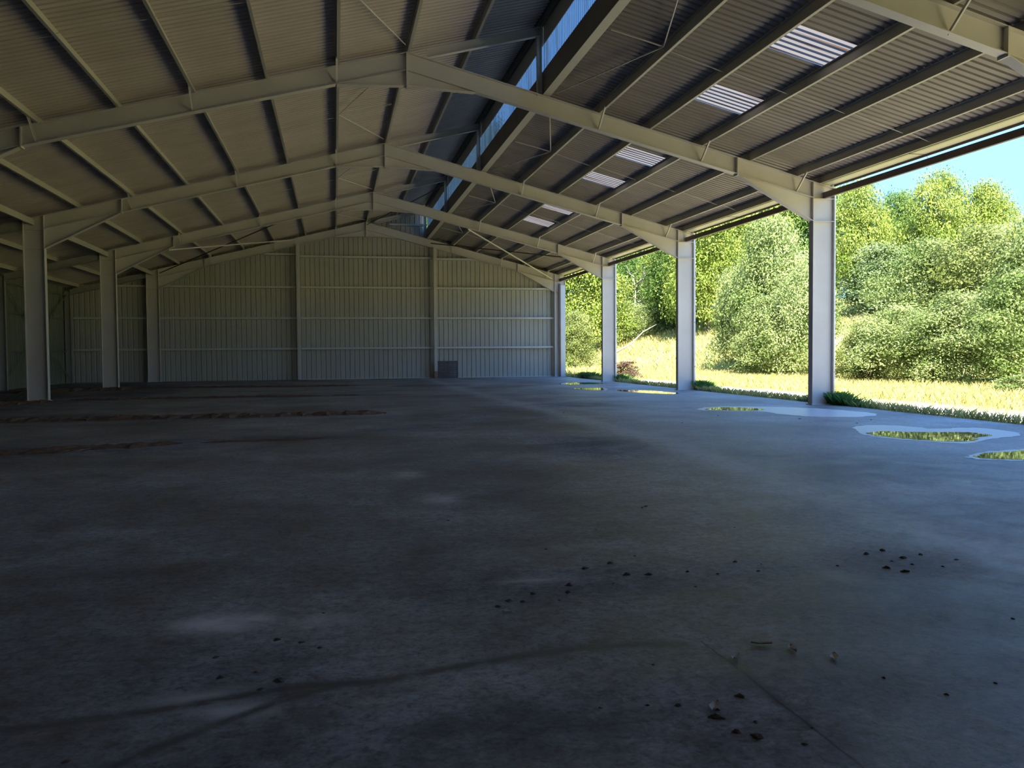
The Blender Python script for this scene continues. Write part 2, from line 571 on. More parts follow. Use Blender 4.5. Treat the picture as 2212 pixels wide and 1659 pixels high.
def make_floor():
    x1 = 13.5
    xs = np.unique(np.concatenate([np.arange(XW, x1, 0.25), np.arange(-3, 6, 0.1), np.arange(-1.4, 3.2, 0.04), [x1]]))
    ys = np.unique(np.concatenate([np.arange(Y0, Y1 + 0.2, 0.3), np.arange(2, 9, 0.1), np.arange(2.8, 5.6, 0.04), [Y1 + 0.2]]))
    X, Y = np.meshgrid(xs, ys)
    nx, ny = len(xs), len(ys)
    V = np.stack([X.ravel(), Y.ravel(), np.zeros(X.size)], 1)
    i = np.arange(nx * ny).reshape(ny, nx)
    Q = np.stack([i[:-1, :-1], i[:-1, 1:], i[1:, 1:], i[1:, :-1]], -1).reshape(-1, 4)
    me = array_mesh('floor', V, Q, M_FLOOR)
    px, py = X.ravel(), Y.ravel()
    brown = np.zeros(px.shape)
    for cx, cy, rx, ry, k in ((4.3, 39.5, 1.5, 1.6, .8), (3.8, 29.8, 1.4, 1.0, .8), (4.0, 13.6, 0.9, 1.6, .38), (2.4, 20.6, 1.4, 1.2, .45),
                              (1.5, 17.5, 1.2, .8, .4), (-11.3, 33, 3.6, 14, .95), (-8.7, 38, 2.2, 9, .8), (4.0, 5.6, .5, .5, .16), (1.7, 5.6, 1.3, .4, .25),
                              (1.55, 3.3, .5, .45, .6), (-0.5, 4.3, .5, .5, .5), (0.9, 3.5, 1.6, .35, .35), (-0.2, 3.35, 1.0, .3, .3), (-2.5, 16.2, 2.5, .5, .5),
                              (-4.5, 22.1, 4.5, .7, .6), (-5, 15.2, 2.5, .9, .7), (-4, 31.8, 6, .6, .6), (-5, 41.3, 6.5, .8, .6), (6.5, 24, 1.2, 1.0, .4)):
        brown = np.maximum(brown, k * blob(px, py, cx, cy, rx, ry))
    pale = np.clip(1.25 - poly_dist(px, py, [(5.15, 50), (5.05, 33.5), (5.25, 27.6), (5.4, 20), (5.47, 13.8), (5.1, 9.5), (4.9, 7.4), (5.1, 4)]) / 0.55, 0, 1) * 0.5
    for cx, cy, rx, ry, k in ((-0.65, 5.2, .4, .25, .9), (-0.1, 5.1, .35, .2, .6), (-0.6, 4.05, .3, .18, .8), (-0.45, 3.9, .3, .12, .8), (1.06, 9.1, .28, .4, .8), (0.9, 11.0, .3, .5, .7),
                              (1.5, 6.6, .8, .3, .35), (1.3, 5.7, .35, .12, .6), (-4, 12, 5, 1.6, .3), (6.5, 8.5, 1.6, .8, .5), (4.2, 8.0, 1.5, .35, .45)):
        pale = np.maximum(pale, k * blob(px, py, cx, cy, rx, ry))
    damp = np.zeros(px.shape)
    for cx, cy, rx, ry, k in ((2.0, 9.5, 1.6, 2.0, .3), (0.6, 7.2, 1.4, 1.2, .35), (-1.2, 3.6, 1.4, .6, .5), (0.5, 3.1, 1.2, .4, .6), (2.2, 3.0, 1.2, .4, .45), (11.2, 23.5, 1.4, 1.5, .4), (7.3, 15, 1.2, 2, .35)):
        damp = np.maximum(damp, k * blob(px, py, cx, cy, rx, ry))
    for line, w, k in DARK_STREAKS:
        damp = np.maximum(damp, k * np.clip(1.2 - poly_dist(px, py, line) / w, 0, 1))
    a = me.attributes.new('marks', 'FLOAT_COLOR', 'POINT')
    a.data.foreach_set('color', np.stack([brown, pale, damp, np.ones(px.shape)], 1).astype(np.float32).ravel())
    tag(link('floor', me), kind='structure')
    edge = MB().box((x1, Y0, -0.25), (x1 + 0.02, Y1, -0.002))
    tag(edge.build('trim_1', M_FLOOR), kind='structure')


make_floor()

# ------------------------------------------------------------------ corrugated sheets


def profile(u0, u1, pitch, depth, crest=0.35, flank=0.12):
    """trapezoid profile: list of (u, h)"""
    out, n0, n1 = [], math.floor(u0 / pitch), math.ceil(u1 / pitch)
    for k in range(n0, n1):
        b = k * pitch
        for f, h in ((0, 0), (1 - crest - 2 * flank, 0), (1 - crest - flank, 1), (1 - flank, 1)):
            out.append((b + f * pitch, h * depth))
    out.append((n1 * pitch, 0))
    return [(min(max(u, u0), u1), h) for u, h in out if u0 - pitch < u < u1 + pitch]


def roof_sheet_bits(mb, xa, xb, zfun, ya, yb, pitch=0.2, depth=0.045):
    pr = profile(ya, yb, pitch, depth, crest=0.20, flank=0.09)
    vs, fs = [], []
    for y, h in pr:
        vs += [(xa, y, zfun(xa) + h), (xb, y, zfun(xb) + h)]
    for i in range(len(pr) - 1):
        fs.append((2 * i, 2 * i + 1, 2 * i + 3, 2 * i + 2))
    mb.add(vs, fs)


zsl = lambda x: zl(x) + PD
zsr = lambda x: zr(x) + PD
XTOP, XEAVE = 5.62, 13.52
mb = MB()
roof_sheet_bits(mb, XW - 0.15, -5.55, zsl, Y0, Y1 + 0.15)
roof_sheet_bits(mb, -5.75, XTOP, lambda x: zsl(x) + 0.004, Y0, Y1 + 0.15)
tag(mb.build('ceiling_left', M_ROOF), kind='structure')

SKX0, SKX1 = 8.38, 9.72
SKY = []
for yf in (12.4, 22.0, 31.6):
    SKY += [(yf + 2.4, yf + 3.65), (yf + 6.05, yf + 7.3)]
SKY = [(round(a / 0.2) * 0.2, round(b / 0.2) * 0.2) for a, b in SKY]
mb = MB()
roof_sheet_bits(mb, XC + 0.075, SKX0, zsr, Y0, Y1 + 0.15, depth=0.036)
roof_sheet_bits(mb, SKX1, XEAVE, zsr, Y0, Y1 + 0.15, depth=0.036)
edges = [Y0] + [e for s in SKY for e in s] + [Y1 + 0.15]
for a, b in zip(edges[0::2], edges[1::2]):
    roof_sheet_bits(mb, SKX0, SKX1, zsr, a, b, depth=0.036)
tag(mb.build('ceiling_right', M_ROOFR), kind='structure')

ORD = ['first', 'second', 'third', 'fourth', 'fifth', 'sixth', 'seventh', 'eighth', 'ninth', 'tenth', 'eleventh', 'twelfth']
sky_labels = {
    12.4: ('large translucent skylight sheet with a brown streak, closest to the camera in the dark slope',
           'translucent skylight sheet just beyond the brown streaked one, closest bay'),
    22.0: ('translucent skylight sheet just beyond the rafter of the widest visible open column',
           'translucent skylight sheet further along the second bay of the dark slope'),
    31.6: ('thin slice of skylight sheet peeping out just beyond the third rafter',
           'thin translucent skylight sheet midway along the third bay, closest to the end wall'),
}
for i, (a, b) in enumerate(SKY):
    yf = 12.4 + BAY * (i // 2)
    sb = MB()
    roof_sheet_bits(sb, SKX0 - 0.02, SKX1 + 0.02, lambda x: zsr(x) + 0.002, a, b, depth=0.036)
    o = sb.build('skylight_panel', M_SKYLIGHT)
    key = [k for k in sky_labels if abs(k - yf) < 0.1][0]
    tag(o, sky_labels[key][i % 2], 'skylight', 'skylights in the dark slope')


def wall_sheet(name, axis, const, u0, u1, topfun, mat, out_sign, pitch=0.2725, depth=0.035):
    """upright ribbed sheet; axis 'x' runs along x at y=const, axis 'y' along y at x=const"""
    pr = profile(u0, u1, pitch, depth, crest=0.70, flank=0.09)
    vs, fs = [], []
    for u, h in pr:
        zt = topfun(u)
        for z in (-0.02, zt):
            vs.append((u, const + out_sign * (depth - h), z) if axis == 'x' else (const + out_sign * (depth - h), u, z))
    for i in range(len(pr) - 1):
        fs.append((2 * i, 2 * i + 1, 2 * i + 3, 2 * i + 2))
    return tag(MB().add(vs, fs).build(name, mat), kind='structure')


def gable_top(x):
    return zsl(x) + 0.02 if x < XC + 0.05 else zsr(x) + 0.02


wall_sheet('wall_back', 'x', Y1, XW, 13.62, gable_top, M_WALL, 1)
wall_sheet('wall_front', 'x', Y0, XW, 13.62, gable_top, M_WALL, -1)
wall_sheet('added_unseen_wall_right', 'y', 13.62, Y0, 2.9, lambda u: 6.03, M_WALL, 1)  # unseen side wall, added to block light reaching the left side
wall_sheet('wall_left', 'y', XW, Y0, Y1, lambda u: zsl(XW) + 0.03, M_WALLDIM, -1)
tag(MB().box((-2.0, 50.90, 0.0), (12.9, 51.04, 0.035)).build('baseboard_back', M_STEEL), kind='structure')

# ------------------------------------------------------------------ portal frames
FW, TF, TW = 0.11, 0.018, 0.012             # half flange width, flange and web thickness


def ibeam(mb, p, q, depth, y, fw=FW):
    """rafter: top line p-q in x,z, I section hanging `depth` below it"""
    mb.strip(p, q, y - fw, y + fw, TF)
    mb.strip((p[0], p[1] - depth + TF), (q[0], q[1] - depth + TF), y - fw, y + fw, TF)
    mb.strip((p[0], p[1] - TF), (q[0], q[1] - TF), y - TW, y + TW, depth - 2 * TF)


FLY_R, FLY_L = (6.83, 9.68, 12.47), (0.15, -3.21, -6.65)


def portal_frame(y, label, aisle=True):
    t = thing('portal_frame', label, 'steel frame', (XA, y, 0), 'cream steel portal frames')
    for side, xi, xo, ztop in ((1, XR, XRO, zr), (-1, XL, XLO, zl)):
        c = MB()
        lo = 0.0
        for xf in (xi, xo - side * TF):
            a, b = sorted((xf, xf + side * TF))
            c.box((a, y - FW, lo), (b, y + FW, ztop(xf) - 0.01))
        a, b = sorted((xi + side * TF, xo - side * TF))
        c.plate([(a, lo), (b, lo), (b, ztop(b) - 0.01), (a, ztop(a) - 0.01)], y - TW, y + TW)
        a, b = sorted((xi, xo))
        c.strip((a, ztop(a)), (b, ztop(b)), y - FW, y + FW, TF)
        col_o = c.build('column', M_STEEL, t)
        base = MB().box((min(xi, xo) - 0.04, y - 0.16, 0.0), (max(xi, xo) + 0.04, y + 0.16, 0.022))
        base.build('base_plate', M_STEEL, col_o)
        for zs in (5.68, 5.066):
            s = MB()
            for sy in (-1, 1):
                a, b = sorted((xi + side * TF, xo - side * TF))
                ya, yb = sorted((y + sy * TW, y + sy * (FW - 0.005)))
                s.box((a, ya, zs - 0.008), (b, yb, zs + 0.008))
            s.build('stiffener', M_STEEL, col_o)
    # rafters
    r = MB()
    ibeam(r, (XA, ZA), (XR, zr(XR)), RD, y)
    raf_r = r.build('rafter', M_STEEL, t)
    r = MB()
    ibeam(r, (XL, zl(XL)), (XA, ZA), RD, y)
    raf_l = r.build('rafter', M_STEEL, t)
    # haunches
    for xs, xe, zf, s in ((10.70, XR, zr, 1), (-6.97, XL, zl, -1)):
        h = MB()
        z0, z1, zb = zf(xs) - RD, zf(xe) - RD, 5.066
        h.plate([(xs, z0), (xe, z1), (xe, zb)] if s > 0 else [(xe, z1), (xs, z0), (xe, zb)], y - TW, y + TW)
        h.strip((xs, z0 + 0.005), (xe, zb + 0.018), y - FW, y + FW, TF) if s > 0 else h.strip((xe, zb + 0.018), (xs, z0 + 0.005), y - FW, y + FW, TF)
        h.build('haunch', M_STEEL, t)
        MB().box((xs - 0.014, y - FW - 0.01, zf(xs) - RD - 0.04), (xs + 0.014, y + FW + 0.01, zf(xs) - 0.005)).build('splice_plate', M_STEEL, raf_r if s > 0 else raf_l)
    # apex haunch with the joint plate
    h = MB()
    za = ZA - RD - 0.36
    for xe, zf in ((XA + 1.72, zr), (XA - 1.72, zl)):
        z1 = zf(xe) - RD
        h.plate([(XA, ZA - RD), (xe, z1), (XA, za)], y - TW, y + TW)
        a, b = sorted(((XA, za), (xe, z1)))
        h.strip(a, b, y - FW * 0.9, y + FW * 0.9, TF)
    h.build('apex_haunch', M_STEEL, t)
    MB().box((XA - 0.02, y - FW - 0.015, za - 0.05), (XA + 0.02, y + FW + 0.015, ZA - 0.01)).build('joint_plate', M_STEEL, t)
    # stub rafter past the apex and the clerestory post
    st = MB()
    ibeam(st, (XA + 0.5, zl(XA + 0.5)), (XC - 0.02, zl(XC - 0.02)), 0.23, y, 0.075)
    st.build('stub_rafter', M_STEEL, t)
    p = MB()
    z0, z1 = zr(XC) - 0.02, zl(XC)
    p.box((XC - 0.11, y - 0.06, z0), (XC - 0.10, y + 0.06, z1)).box((XC + 0.0, y - 0.06, z0), (XC + 0.01, y + 0.06, z1)).box((XC - 0.10, y - 0.006, z0), (XC, y + 0.006, z1))
    p.build('clerestory_post', M_STEEL, t)
    for xs, zf in [(x, zr) for x in FLY_R] + [(x, zl) for x in FLY_L]:
        b = MB()
        b.bar((xs, y - 0.01, zf(xs) - RD + 0.01), (xs, y - 0.62, zf(xs) + 0.04), 0.05, 0.008)
        b.bar((xs - 0.02, y - 0.01, zf(xs) - RD + 0.01), (xs - 0.02, y - 0.62, zf(xs) + 0.04), 0.008, 0.05)
        b.build('fly_brace', M_STEEL, raf_r if zf is zr else raf_l)
    if aisle:
        r = MB()
        ibeam(r, (XW + 0.35, zl(XW + 0.35)), (XLO, zl(XLO)), 0.32, y, 0.08)
        r.build('aisle_rafter', M_GUTTER_SHADED, t)  # aisle rafter and column in darker metal, painting in the aisle's shade
        c = MB()
        a, b = XW + 0.06, XW + 0.36
        zt = zl(b) - 0.02
        c.box((a, y - 0.08, 0), (a + TF, y + 0.08, zt - 0.06)).box((b - TF, y - 0.08, 0), (b, y + 0.08, zt)).box((a, y - TW, 0), (b, y + TW, zt - 0.08))
        c.build('aisle_column', M_GUTTER_SHADED, t)
    return t


frame_labels = [
    'cream steel portal frame whose haunch just shows in the upper right corner, closest to camera',
    'cream steel portal frame ending in the widest white column of the open side',
    'cream steel portal frame with the second widest column on the open side',
    'cream steel portal frame with the narrow column beside the gap closest to the end wall',
    'cream steel portal frame standing against the ribbed end wall',
]
for y, lab in zip(FRAMES, frame_labels):
    portal_frame(y, lab)

# ------------------------------------------------------------------ purlins
YP0, YP1 = Y0 + 0.1, Y1 - 0.02


def zed(mb, x, zbot, side, ya, yb, d=PD, fl=0.065, t=0.006, slope=0.0):
    """Z purlin along y: web at x, lower flange to `side`, upper flange to the other"""
    mb.box((x - t / 2, ya, zbot + t), (x + t / 2, yb, zbot + d - t))
    a, b = sorted((x, x + side * fl))
    mb.box((a, ya, zbot), (b, yb, zbot + t))
    a, b = sorted((x, x - side * fl))
    mb.box((a, ya, zbot + d - t), (b, yb, zbot + d))
    e = x + side * fl
    mb.box((e - t / 2, ya, zbot), (e + t / 2, yb, zbot + 0.018))


right_purlins = [6.83, 8.21, 9.68, 11.05, 12.47]
right_lab = ['first purlin down the dark slope below the clerestory', 'second purlin down the dark slope, along the upper edge of the skylights',
             'purlin along the lower edge of the skylights with warm glowing patches', 'purlin next below the glowing one, fourth down the dark slope',
             'lowest plain purlin of the dark slope, next above the eave']
for x, lab in zip(right_purlins, right_lab):
    m = MB()
    zed(m, x, zr(x) + 0.002, 1, YP0, YP1, d=PD - 0.002)
    tag(m.build('roof_purlin', M_PURLIN), 'cream steel ' + lab, 'purlin', 'purlins of the dark slope')
left_purlins = [3.58, 1.88, 0.15, -1.53, -3.21, -4.90, -6.65]
left_lab = ['above the stub rafters between ridge and clerestory', 'running along the ridge joint plates', 'first past the ridge on the lit slope, almost overhead',
            'second past the ridge on the lit slope', 'third past the ridge on the lit slope', 'fourth past the ridge on the lit slope', 'fifth past the ridge, above the dim columns']
for x, lab in zip(left_purlins, left_lab):
    m = MB()
    zed(m, x, zl(x) + 0.002, 1, YP0, YP1, d=PD - 0.002)
    tag(m.build('roof_purlin', M_PURLIN), 'cream steel purlin ' + lab, 'purlin', 'purlins of the lit slope')
for x, lab in ((-8.35, 'just above the dim columns and their eave struts'), (-10.1, 'first over the dark side aisle'), (-11.8, 'second over the dark side aisle'), (-13.5, 'lowest over the dark side aisle by the outer wall')):
    m = MB()
    zed(m, x, zl(x) + 0.002, 1, YP0, YP1, d=PD - 0.002)
    tag(m.build('roof_purlin', M_PURLIN), 'cream steel purlin ' + lab, 'purlin', 'purlins of the lit slope')
# deep channel under the clerestory glazing, eave purlin, clerestory head
m = MB()
t = thing('sill_beam', 'deep dark upstand with a pale sole under the blue clerestory glazing', 'beam', (XC + 0.1, 20, zr(XC)))
MB().box((XC + 0.05, YP0, zr(XC) + 0.01), (XC + 0.062, YP1, zr(XC) + 0.62)).box((XC + 0.062, YP0, zr(XC) + 0.608), (XC + 0.12, YP1, zr(XC) + 0.62)).build('upstand', M_FLASH, t)
MB().box((XC + 0.02, YP0, zr(XC) - 0.002), (XC + 0.24, YP1, zr(XC) + 0.010)).build('sole', M_PURLIN, t)
m = MB()
zed(m, XC - 0.02, zl(XC) + 0.002, 1, YP0, YP1, d=PD - 0.006, fl=0.07)
tag(m.build('head_purlin', M_FLASH), 'thin steel purlin along the top of the blue clerestory glazing', 'purlin')
m = MB()
xe = 13.18
m.box((xe - 0.004, YP0, zr(xe) + 0.002), (xe + 0.004, YP1, zr(xe) + PD - 0.004)).box((xe - 0.06, YP0, zr(xe) + 0.002), (xe, YP1, zr(xe) + 0.010)).box((xe, YP0, zr(xe) + PD - 0.04), (xe + 0.07, YP1, zr(xe) + PD - 0.032))
tag(m.build('eave_purlin', M_PURLIN), 'bright cream eave purlin along the open edge of the roof', 'purlin')

# gutter with its brackets
t = thing('roof_gutter', 'long box gutter with cream sole and dark lip along the open roof edge', 'gutter', (13.4, 20, 6.1))
MB().box((13.205, YP0, 6.09), (13.63, Y1, 6.10)).build('sole', M_PURLIN, t)
MB().box((13.63, YP0, 6.035), (13.645, Y1, 6.27)).build('lip', M_EAVE, t)
for y in np.arange(13.4, 50, 4.8):
    b = MB()
    b.tube([(13.655 + 0.05 * math.sin(a), y, 6.0 - 0.05 * math.cos(a)) for a in np.linspace(-0.3, math.pi, 8)], 0.008, 5)
    b.bar((13.21, y, 6.085), (13.64, y, 6.085), 0.03, 0.008)
    b.build('bracket', M_EAVE, t)['label'] = 'dark hooked gutter bracket'

# eave beams between the open columns (brown channels)
beam_lab = ['dark brown eave beam closest to camera, reaching out of the upper right edge', 'dark brown eave beam between the two widest open columns',
            'dark brown eave beam between the second and third open columns', 'dark brown eave beam in the gap beside the end wall']
for (ya, yb), lab in zip(zip(FRAMES[:-1], FRAMES[1:]), beam_lab):
    m = MB()
    x, z = 13.27, 5.70
    a, b = ya + 0.02, yb - 0.02
    m.box((x - 0.004, a, z), (x + 0.004, b, z + 0.16)).box((x, a, z), (x + 0.08, b, z + 0.008)).box((x, a, z + 0.152), (x + 0.08, b, z + 0.16))
    tag(m.build('eave_beam', M_EAVE), lab, 'beam', 'brown eave beams of the open side')
# eave struts on the dim column line
strut_lab = ['pale eave strut running out of the picture from the nearest dim column', 'pale eave strut between the two dim columns',
             'pale eave strut from the far dim column to the end wall']
for (ya, yb), lab in zip(list(zip(FRAMES[:-1], FRAMES[1:]))[1:], strut_lab):
    m = MB()
    x, z = -9.70, 5.84
    m.box((x - 0.004, ya + 0.02, z), (x + 0.004, yb - 0.02, z + 0.2)).box((x - 0.07, ya + 0.02, z), (x, yb - 0.02, z + 0.008)).box((x - 0.07, ya + 0.02, z + 0.192), (x, yb - 0.02, z + 0.2))
    tag(m.build('eave_strut', M_PURLIN), lab, 'strut', 'eave struts on the dim column line')

# clerestory glazing, one sheet per bay
cl_lab = ['bright blue clerestory sheet closest to the camera, at the top edge of the picture', 'blue clerestory sheet in the second bay along the ridge',
          'dull teal clerestory sheet in the third bay along the ridge', 'dark teal clerestory sheet in the last bay by the end wall']
for (ya, yb), lab in zip(zip(FRAMES[:-1], FRAMES[1:]), cl_lab):
    t = thing('clerestory_sheet', lab, 'window', (XC + 0.09, ya, zr(XC) + 0.3), 'clerestory glazing along the ridge')
    pr = profile(ya + 0.01, yb - 0.01, 0.15, 0.018)
    vs, fs = [], []
    za_, zb_ = zr(XC) + 0.56, zl(XC) + PD + 0.04
    for y, h in pr:
        vs += [(XC + 0.085 + h, y, za_), (XC + 0.085 + h, y, zb_)]
    for i in range(len(pr) - 1):
        fs.append((2 * i, 2 * i + 1, 2 * i + 3, 2 * i + 2))
    MB().add(vs, fs).build('glazing', M_CLERE, t)
    MB().box((XC + 0.064, ya + 0.02, 9.40), (XC + 0.078, yb - 0.02, zb_ - 0.02)).build('glazing_rail', M_PURLIN, t)

# ------------------------------------------------------------------ rods and braces of the roof
bay_name = ['first', 'second', 'third', 'last']


def rod(a, b, r=0.011):
    return MB().tube([a, b], r, 6)


for k, (ya, yb) in enumerate(zip(FRAMES[:-1], FRAMES[1:])):
    ym = (ya + yb) / 2
    z1, z2 = zr(5.62) + 0.06, zr(6.75) + 0.08
    t = thing('cross_brace', f'crossed thin steel rods under the dark slope beside the clerestory, {bay_name[k]} bay', 'brace', (6.1, ym, z1), 'rod braces beside the clerestory')
    for p, q in (((5.62, ya + 0.4, z1), (6.75, ym, z2)), ((6.75, ym, z2), (5.62, yb - 0.4, z1)), ((5.62, ym, z1), (6.75, ym, z2))):
        MB().tube([p, q], 0.016, 6).build('rod', M_STEEL, t)
    z1, z2 = zl(1.8) + 0.08, zl(0.22) + 0.08
    t = thing('cross_brace', f'crossed thin steel rods under the lit slope beside the ridge, {bay_name[k]} bay', 'brace', (1.0, ym, z1), 'rod braces beside the ridge')
    for p, q in (((1.8, ya + 0.4, z1), (0.22, ym, z2)), ((0.22, ym, z2), (1.8, yb - 0.4, z1)), ((1.8, ym, z1), (0.22, ym, z2))):
        MB().tube([p, q], 0.016, 6).build('rod', M_STEEL, t)
    t = thing('sag_rod', f'thin sag rod line crossing the dark slope at the middle of the {bay_name[k]} bay', 'rod', (10, ym + 0.2, zr(10)), 'sag rods of the dark slope')
    xs = [6.83] + right_purlins[1:] + [13.18]
    for a, b in zip(xs[:-1], xs[1:]):
        MB().tube([(a, ym + 0.2, zr(a) + 0.13), (b, ym + 0.2, zr(b) + 0.06)], 0.009, 6).build('rod', M_STEEL, t)
    t = thing('sag_rod', f'thin sag rod line crossing the lit slope at the middle of the {bay_name[k]} bay', 'rod', (-3, ym + 0.2, zl(-3)), 'sag rods of the lit slope')
    xs = [0.15, -1.53, -3.21, -4.90, -6.65, -8.35]
    for a, b in zip(xs[:-1], xs[1:]):
        MB().tube([(a, ym + 0.2, zl(a) + 0.07), (b, ym + 0.2, zl(b) + 0.10)], 0.009, 6).build('rod', M_STEEL, t)

ca = MB().tube([(6.3, 41.2, 7.37), (12.75, 50.5, 5.85)], 0.035, 8)
tag(ca.build('brace_tube', M_STEEL), 'pale diagonal brace tube sloping down to the end wall beside the open side', 'brace')
ca = MB().tube([(-7.2, 41.2, 6.17), (-2.0, 50.5, 7.9)], 0.035, 8)
tag(ca.build('brace_tube', M_STEEL), 'pale diagonal brace tube rising to the first end wall post on the lit slope', 'brace')
ca = MB().tube([(5.55, 50.5, 7.82), (12.9, 41.3, 5.95)], 0.03, 8)
tag(ca.build('brace_tube', M_EAVE), 'dark brace tube crossing the pale one in the last bay', 'brace')
ca = MB().tube([(-1.9, 41.3, 7.75), (-9.3, 50.5, 5.95)], 0.03, 8)
tag(ca.build('brace_tube', M_EAVE), 'dark brace tube crossing the lit slope in the last bay', 'brace')
ca = MB().tube([(1.9, 50.4, 8.8), (5.2, 41.4, 9.45)], 0.025, 8)
tag(ca.build('brace_tube', M_EAVE), 'dark brace tube under the stub rafters in the last bay', 'brace')

# ------------------------------------------------------------------ end wall posts and girts
for x, lab in ((-1.95, 'first steel post of the end wall, standing in the dim half'), (5.77, 'steel post of the end wall beside the wooden pallet')):
    t = thing('wall_post', lab, 'post', (x, 50.6, 0), 'end wall posts')
    zt = min(zl(x), zr(x)) - RD + 0.05
    p = MB()
    p.box((x - 0.09, 50.46, 0), (x + 0.09, 50.475, zt)).box((x - 0.09, 50.785, 0), (x + 0.09, 50.80, zt)).box((x - 0.006, 50.475, 0), (x + 0.006, 50.785, zt))
    post_o = p.build('post', M_STEEL, t)
    MB().box((x - 0.105, 50.43, 0), (x + 0.105, 50.80, 0.02)).build('base_plate', M_RUST, t)
    if x > 0:
        MB().box((x - 0.092, 50.454, 0.02), (x + 0.092, 50.4599, 0.40)).build('rusty_foot', M_RUST, post_o)['label'] = 'rusty brown foot of the post'


def girt(x0, x1, z, lab):
    m = MB()
    y0, y1 = 50.81, 51.045
    m.box((x0, y0, z), (x1, y1, z + 0.006)).box((x0, y0, z), (x1, y0 + 0.006, z + 0.11))
    tag(m.build('wall_girt', M_GIRT), lab, 'girt', 'end wall girts')


lv = ['lowest', 'second lowest', 'third lowest']
segs = [(XW + 0.4, -9.75, 'in the dark aisle corner'), (-9.7, -2.05, 'between dim corner column and first post'), (-1.85, 5.67, 'on the middle third of the end wall'), (5.87, 12.93, 'on the brightest third of the end wall')]
for z, l in zip((1.72, 3.45, 5.20), lv):
    for a, b, s in segs:
        if s.startswith('in the dark') and z > 5:
            pass
        girt(a, b, z, f'{l} horizontal girt {s}')
girt(-3.8, -2.05, 7.05, 'short high girt just left of the first end wall post')
girt(-1.85, 5.67, 6.95, 'high girt above the middle third of the end wall')
girt(5.87, 8.7, 6.9, 'short high girt just right of the second end wall post')
girt(3.2, 5.2, 8.85, 'small girt high up beside the clerestory on the end wall')

# aisle wall girts and braces
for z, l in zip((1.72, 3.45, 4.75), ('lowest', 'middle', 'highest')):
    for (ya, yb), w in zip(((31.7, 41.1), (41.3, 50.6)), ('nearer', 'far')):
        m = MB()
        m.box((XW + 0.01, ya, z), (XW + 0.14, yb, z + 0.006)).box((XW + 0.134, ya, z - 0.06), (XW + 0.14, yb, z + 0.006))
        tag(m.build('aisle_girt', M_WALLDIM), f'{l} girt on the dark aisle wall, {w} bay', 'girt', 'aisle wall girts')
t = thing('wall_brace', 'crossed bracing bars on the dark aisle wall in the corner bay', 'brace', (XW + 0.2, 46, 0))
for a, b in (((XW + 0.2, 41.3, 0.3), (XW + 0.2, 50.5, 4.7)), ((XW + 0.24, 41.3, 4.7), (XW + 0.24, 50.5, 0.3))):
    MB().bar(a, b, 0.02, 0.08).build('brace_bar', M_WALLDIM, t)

# dark channel and white jamb beside the corner column of the open side
t = thing('corner_jamb', 'white corner jamb beside the last column of the open side', 'jamb', (13.4, 50.55, 0))
MB().box((13.27, 50.42, 0.0), (13.56, 50.45, 5.45)).build('jamb_plate', M_PIPE, t)
MB().box((13.17, 50.40, 0.0), (13.26, 50.55, 5.55)).build('dark_channel', M_EAVE, t)['label'] = 'dark brown channel'

# downpipes
pipe_lab = {22.0: 'white downpipe on the outer face of the widest open column', 31.6: 'white downpipe behind the second widest open column',
            41.2: 'white downpipe beside the narrow column of the open side'}
for y, lab in pipe_lab.items():
    t = thing('downpipe', lab, 'downpipe', (13.68, y, 0), 'white downpipes of the open side')
    x = 13.66
    MB().tube([(x, y + 0.02, 0.35), (x, y + 0.02, 5.2), (x, y + 0.02, 5.9), (13.6, y + 0.02, 6.09)], 0.042, 10).build('pipe', M_PIPE, t)
    MB().tube([(x, y + 0.02, 0.40), (x, y + 0.02, 0.24), (x + 0.06, y + 0.02, 0.14), (x + 0.16, y + 0.02, 0.08)], 0.044, 10).build('shoe', M_PIPE, t)
    for z in (0.9, 2.6, 4.3):
        MB().tube([(x, y + 0.02, z - 0.02), (x, y + 0.02, z + 0.02)], 0.052, 10).build('clip', M_GUTTER_SHADED, t)

# ------------------------------------------------------------------ pallet against the end wall
t = thing('wooden_pallet', 'weathered dark wooden pallet leaning upright against the end wall beside a post', 'pallet', (6.42, 50.6, 0))
ang = 0.10


def lean(x, d, z):
    """pallet coords: d = out from the wall, z = up the pallet"""
    return (x, 50.80 - d - (1.0 - z) * math.tan(ang) * 1.0 - 0.0, z)


def pallet_box(x0, x1, d0, d1, z0, z1):
    vs = [lean(x, d, z) for z in (z0, z1) for x, d in ((x0, d1), (x1, d1), (x1, d0), (x0, d0))]
    return MB().add(vs, [(0, 3, 2, 1), (4, 5, 6, 7), (0, 1, 5, 4), (1, 2, 6, 5), (2, 3, 7, 6), (3, 0, 4, 7)])


for i in range(9):
    z = 0.0 + i * (1.0 - 0.085) / 8
    pallet_box(5.90, 7.07, 0.13, 0.15, z, z + 0.085).build('deck_board', M_WOOD, t)
for x in (5.91, 6.44, 6.97):
    pallet_box(x, x + 0.09, 0.03, 0.13, 0, 1.0).build('stringer', M_WOOD, t)
for z in (0.0, 0.45, 0.90):
    pallet_box(5.90, 7.07, 0.01, 0.03, z, z + 0.095).build('back_board', M_WOOD, t)

# ------------------------------------------------------------------ puddles


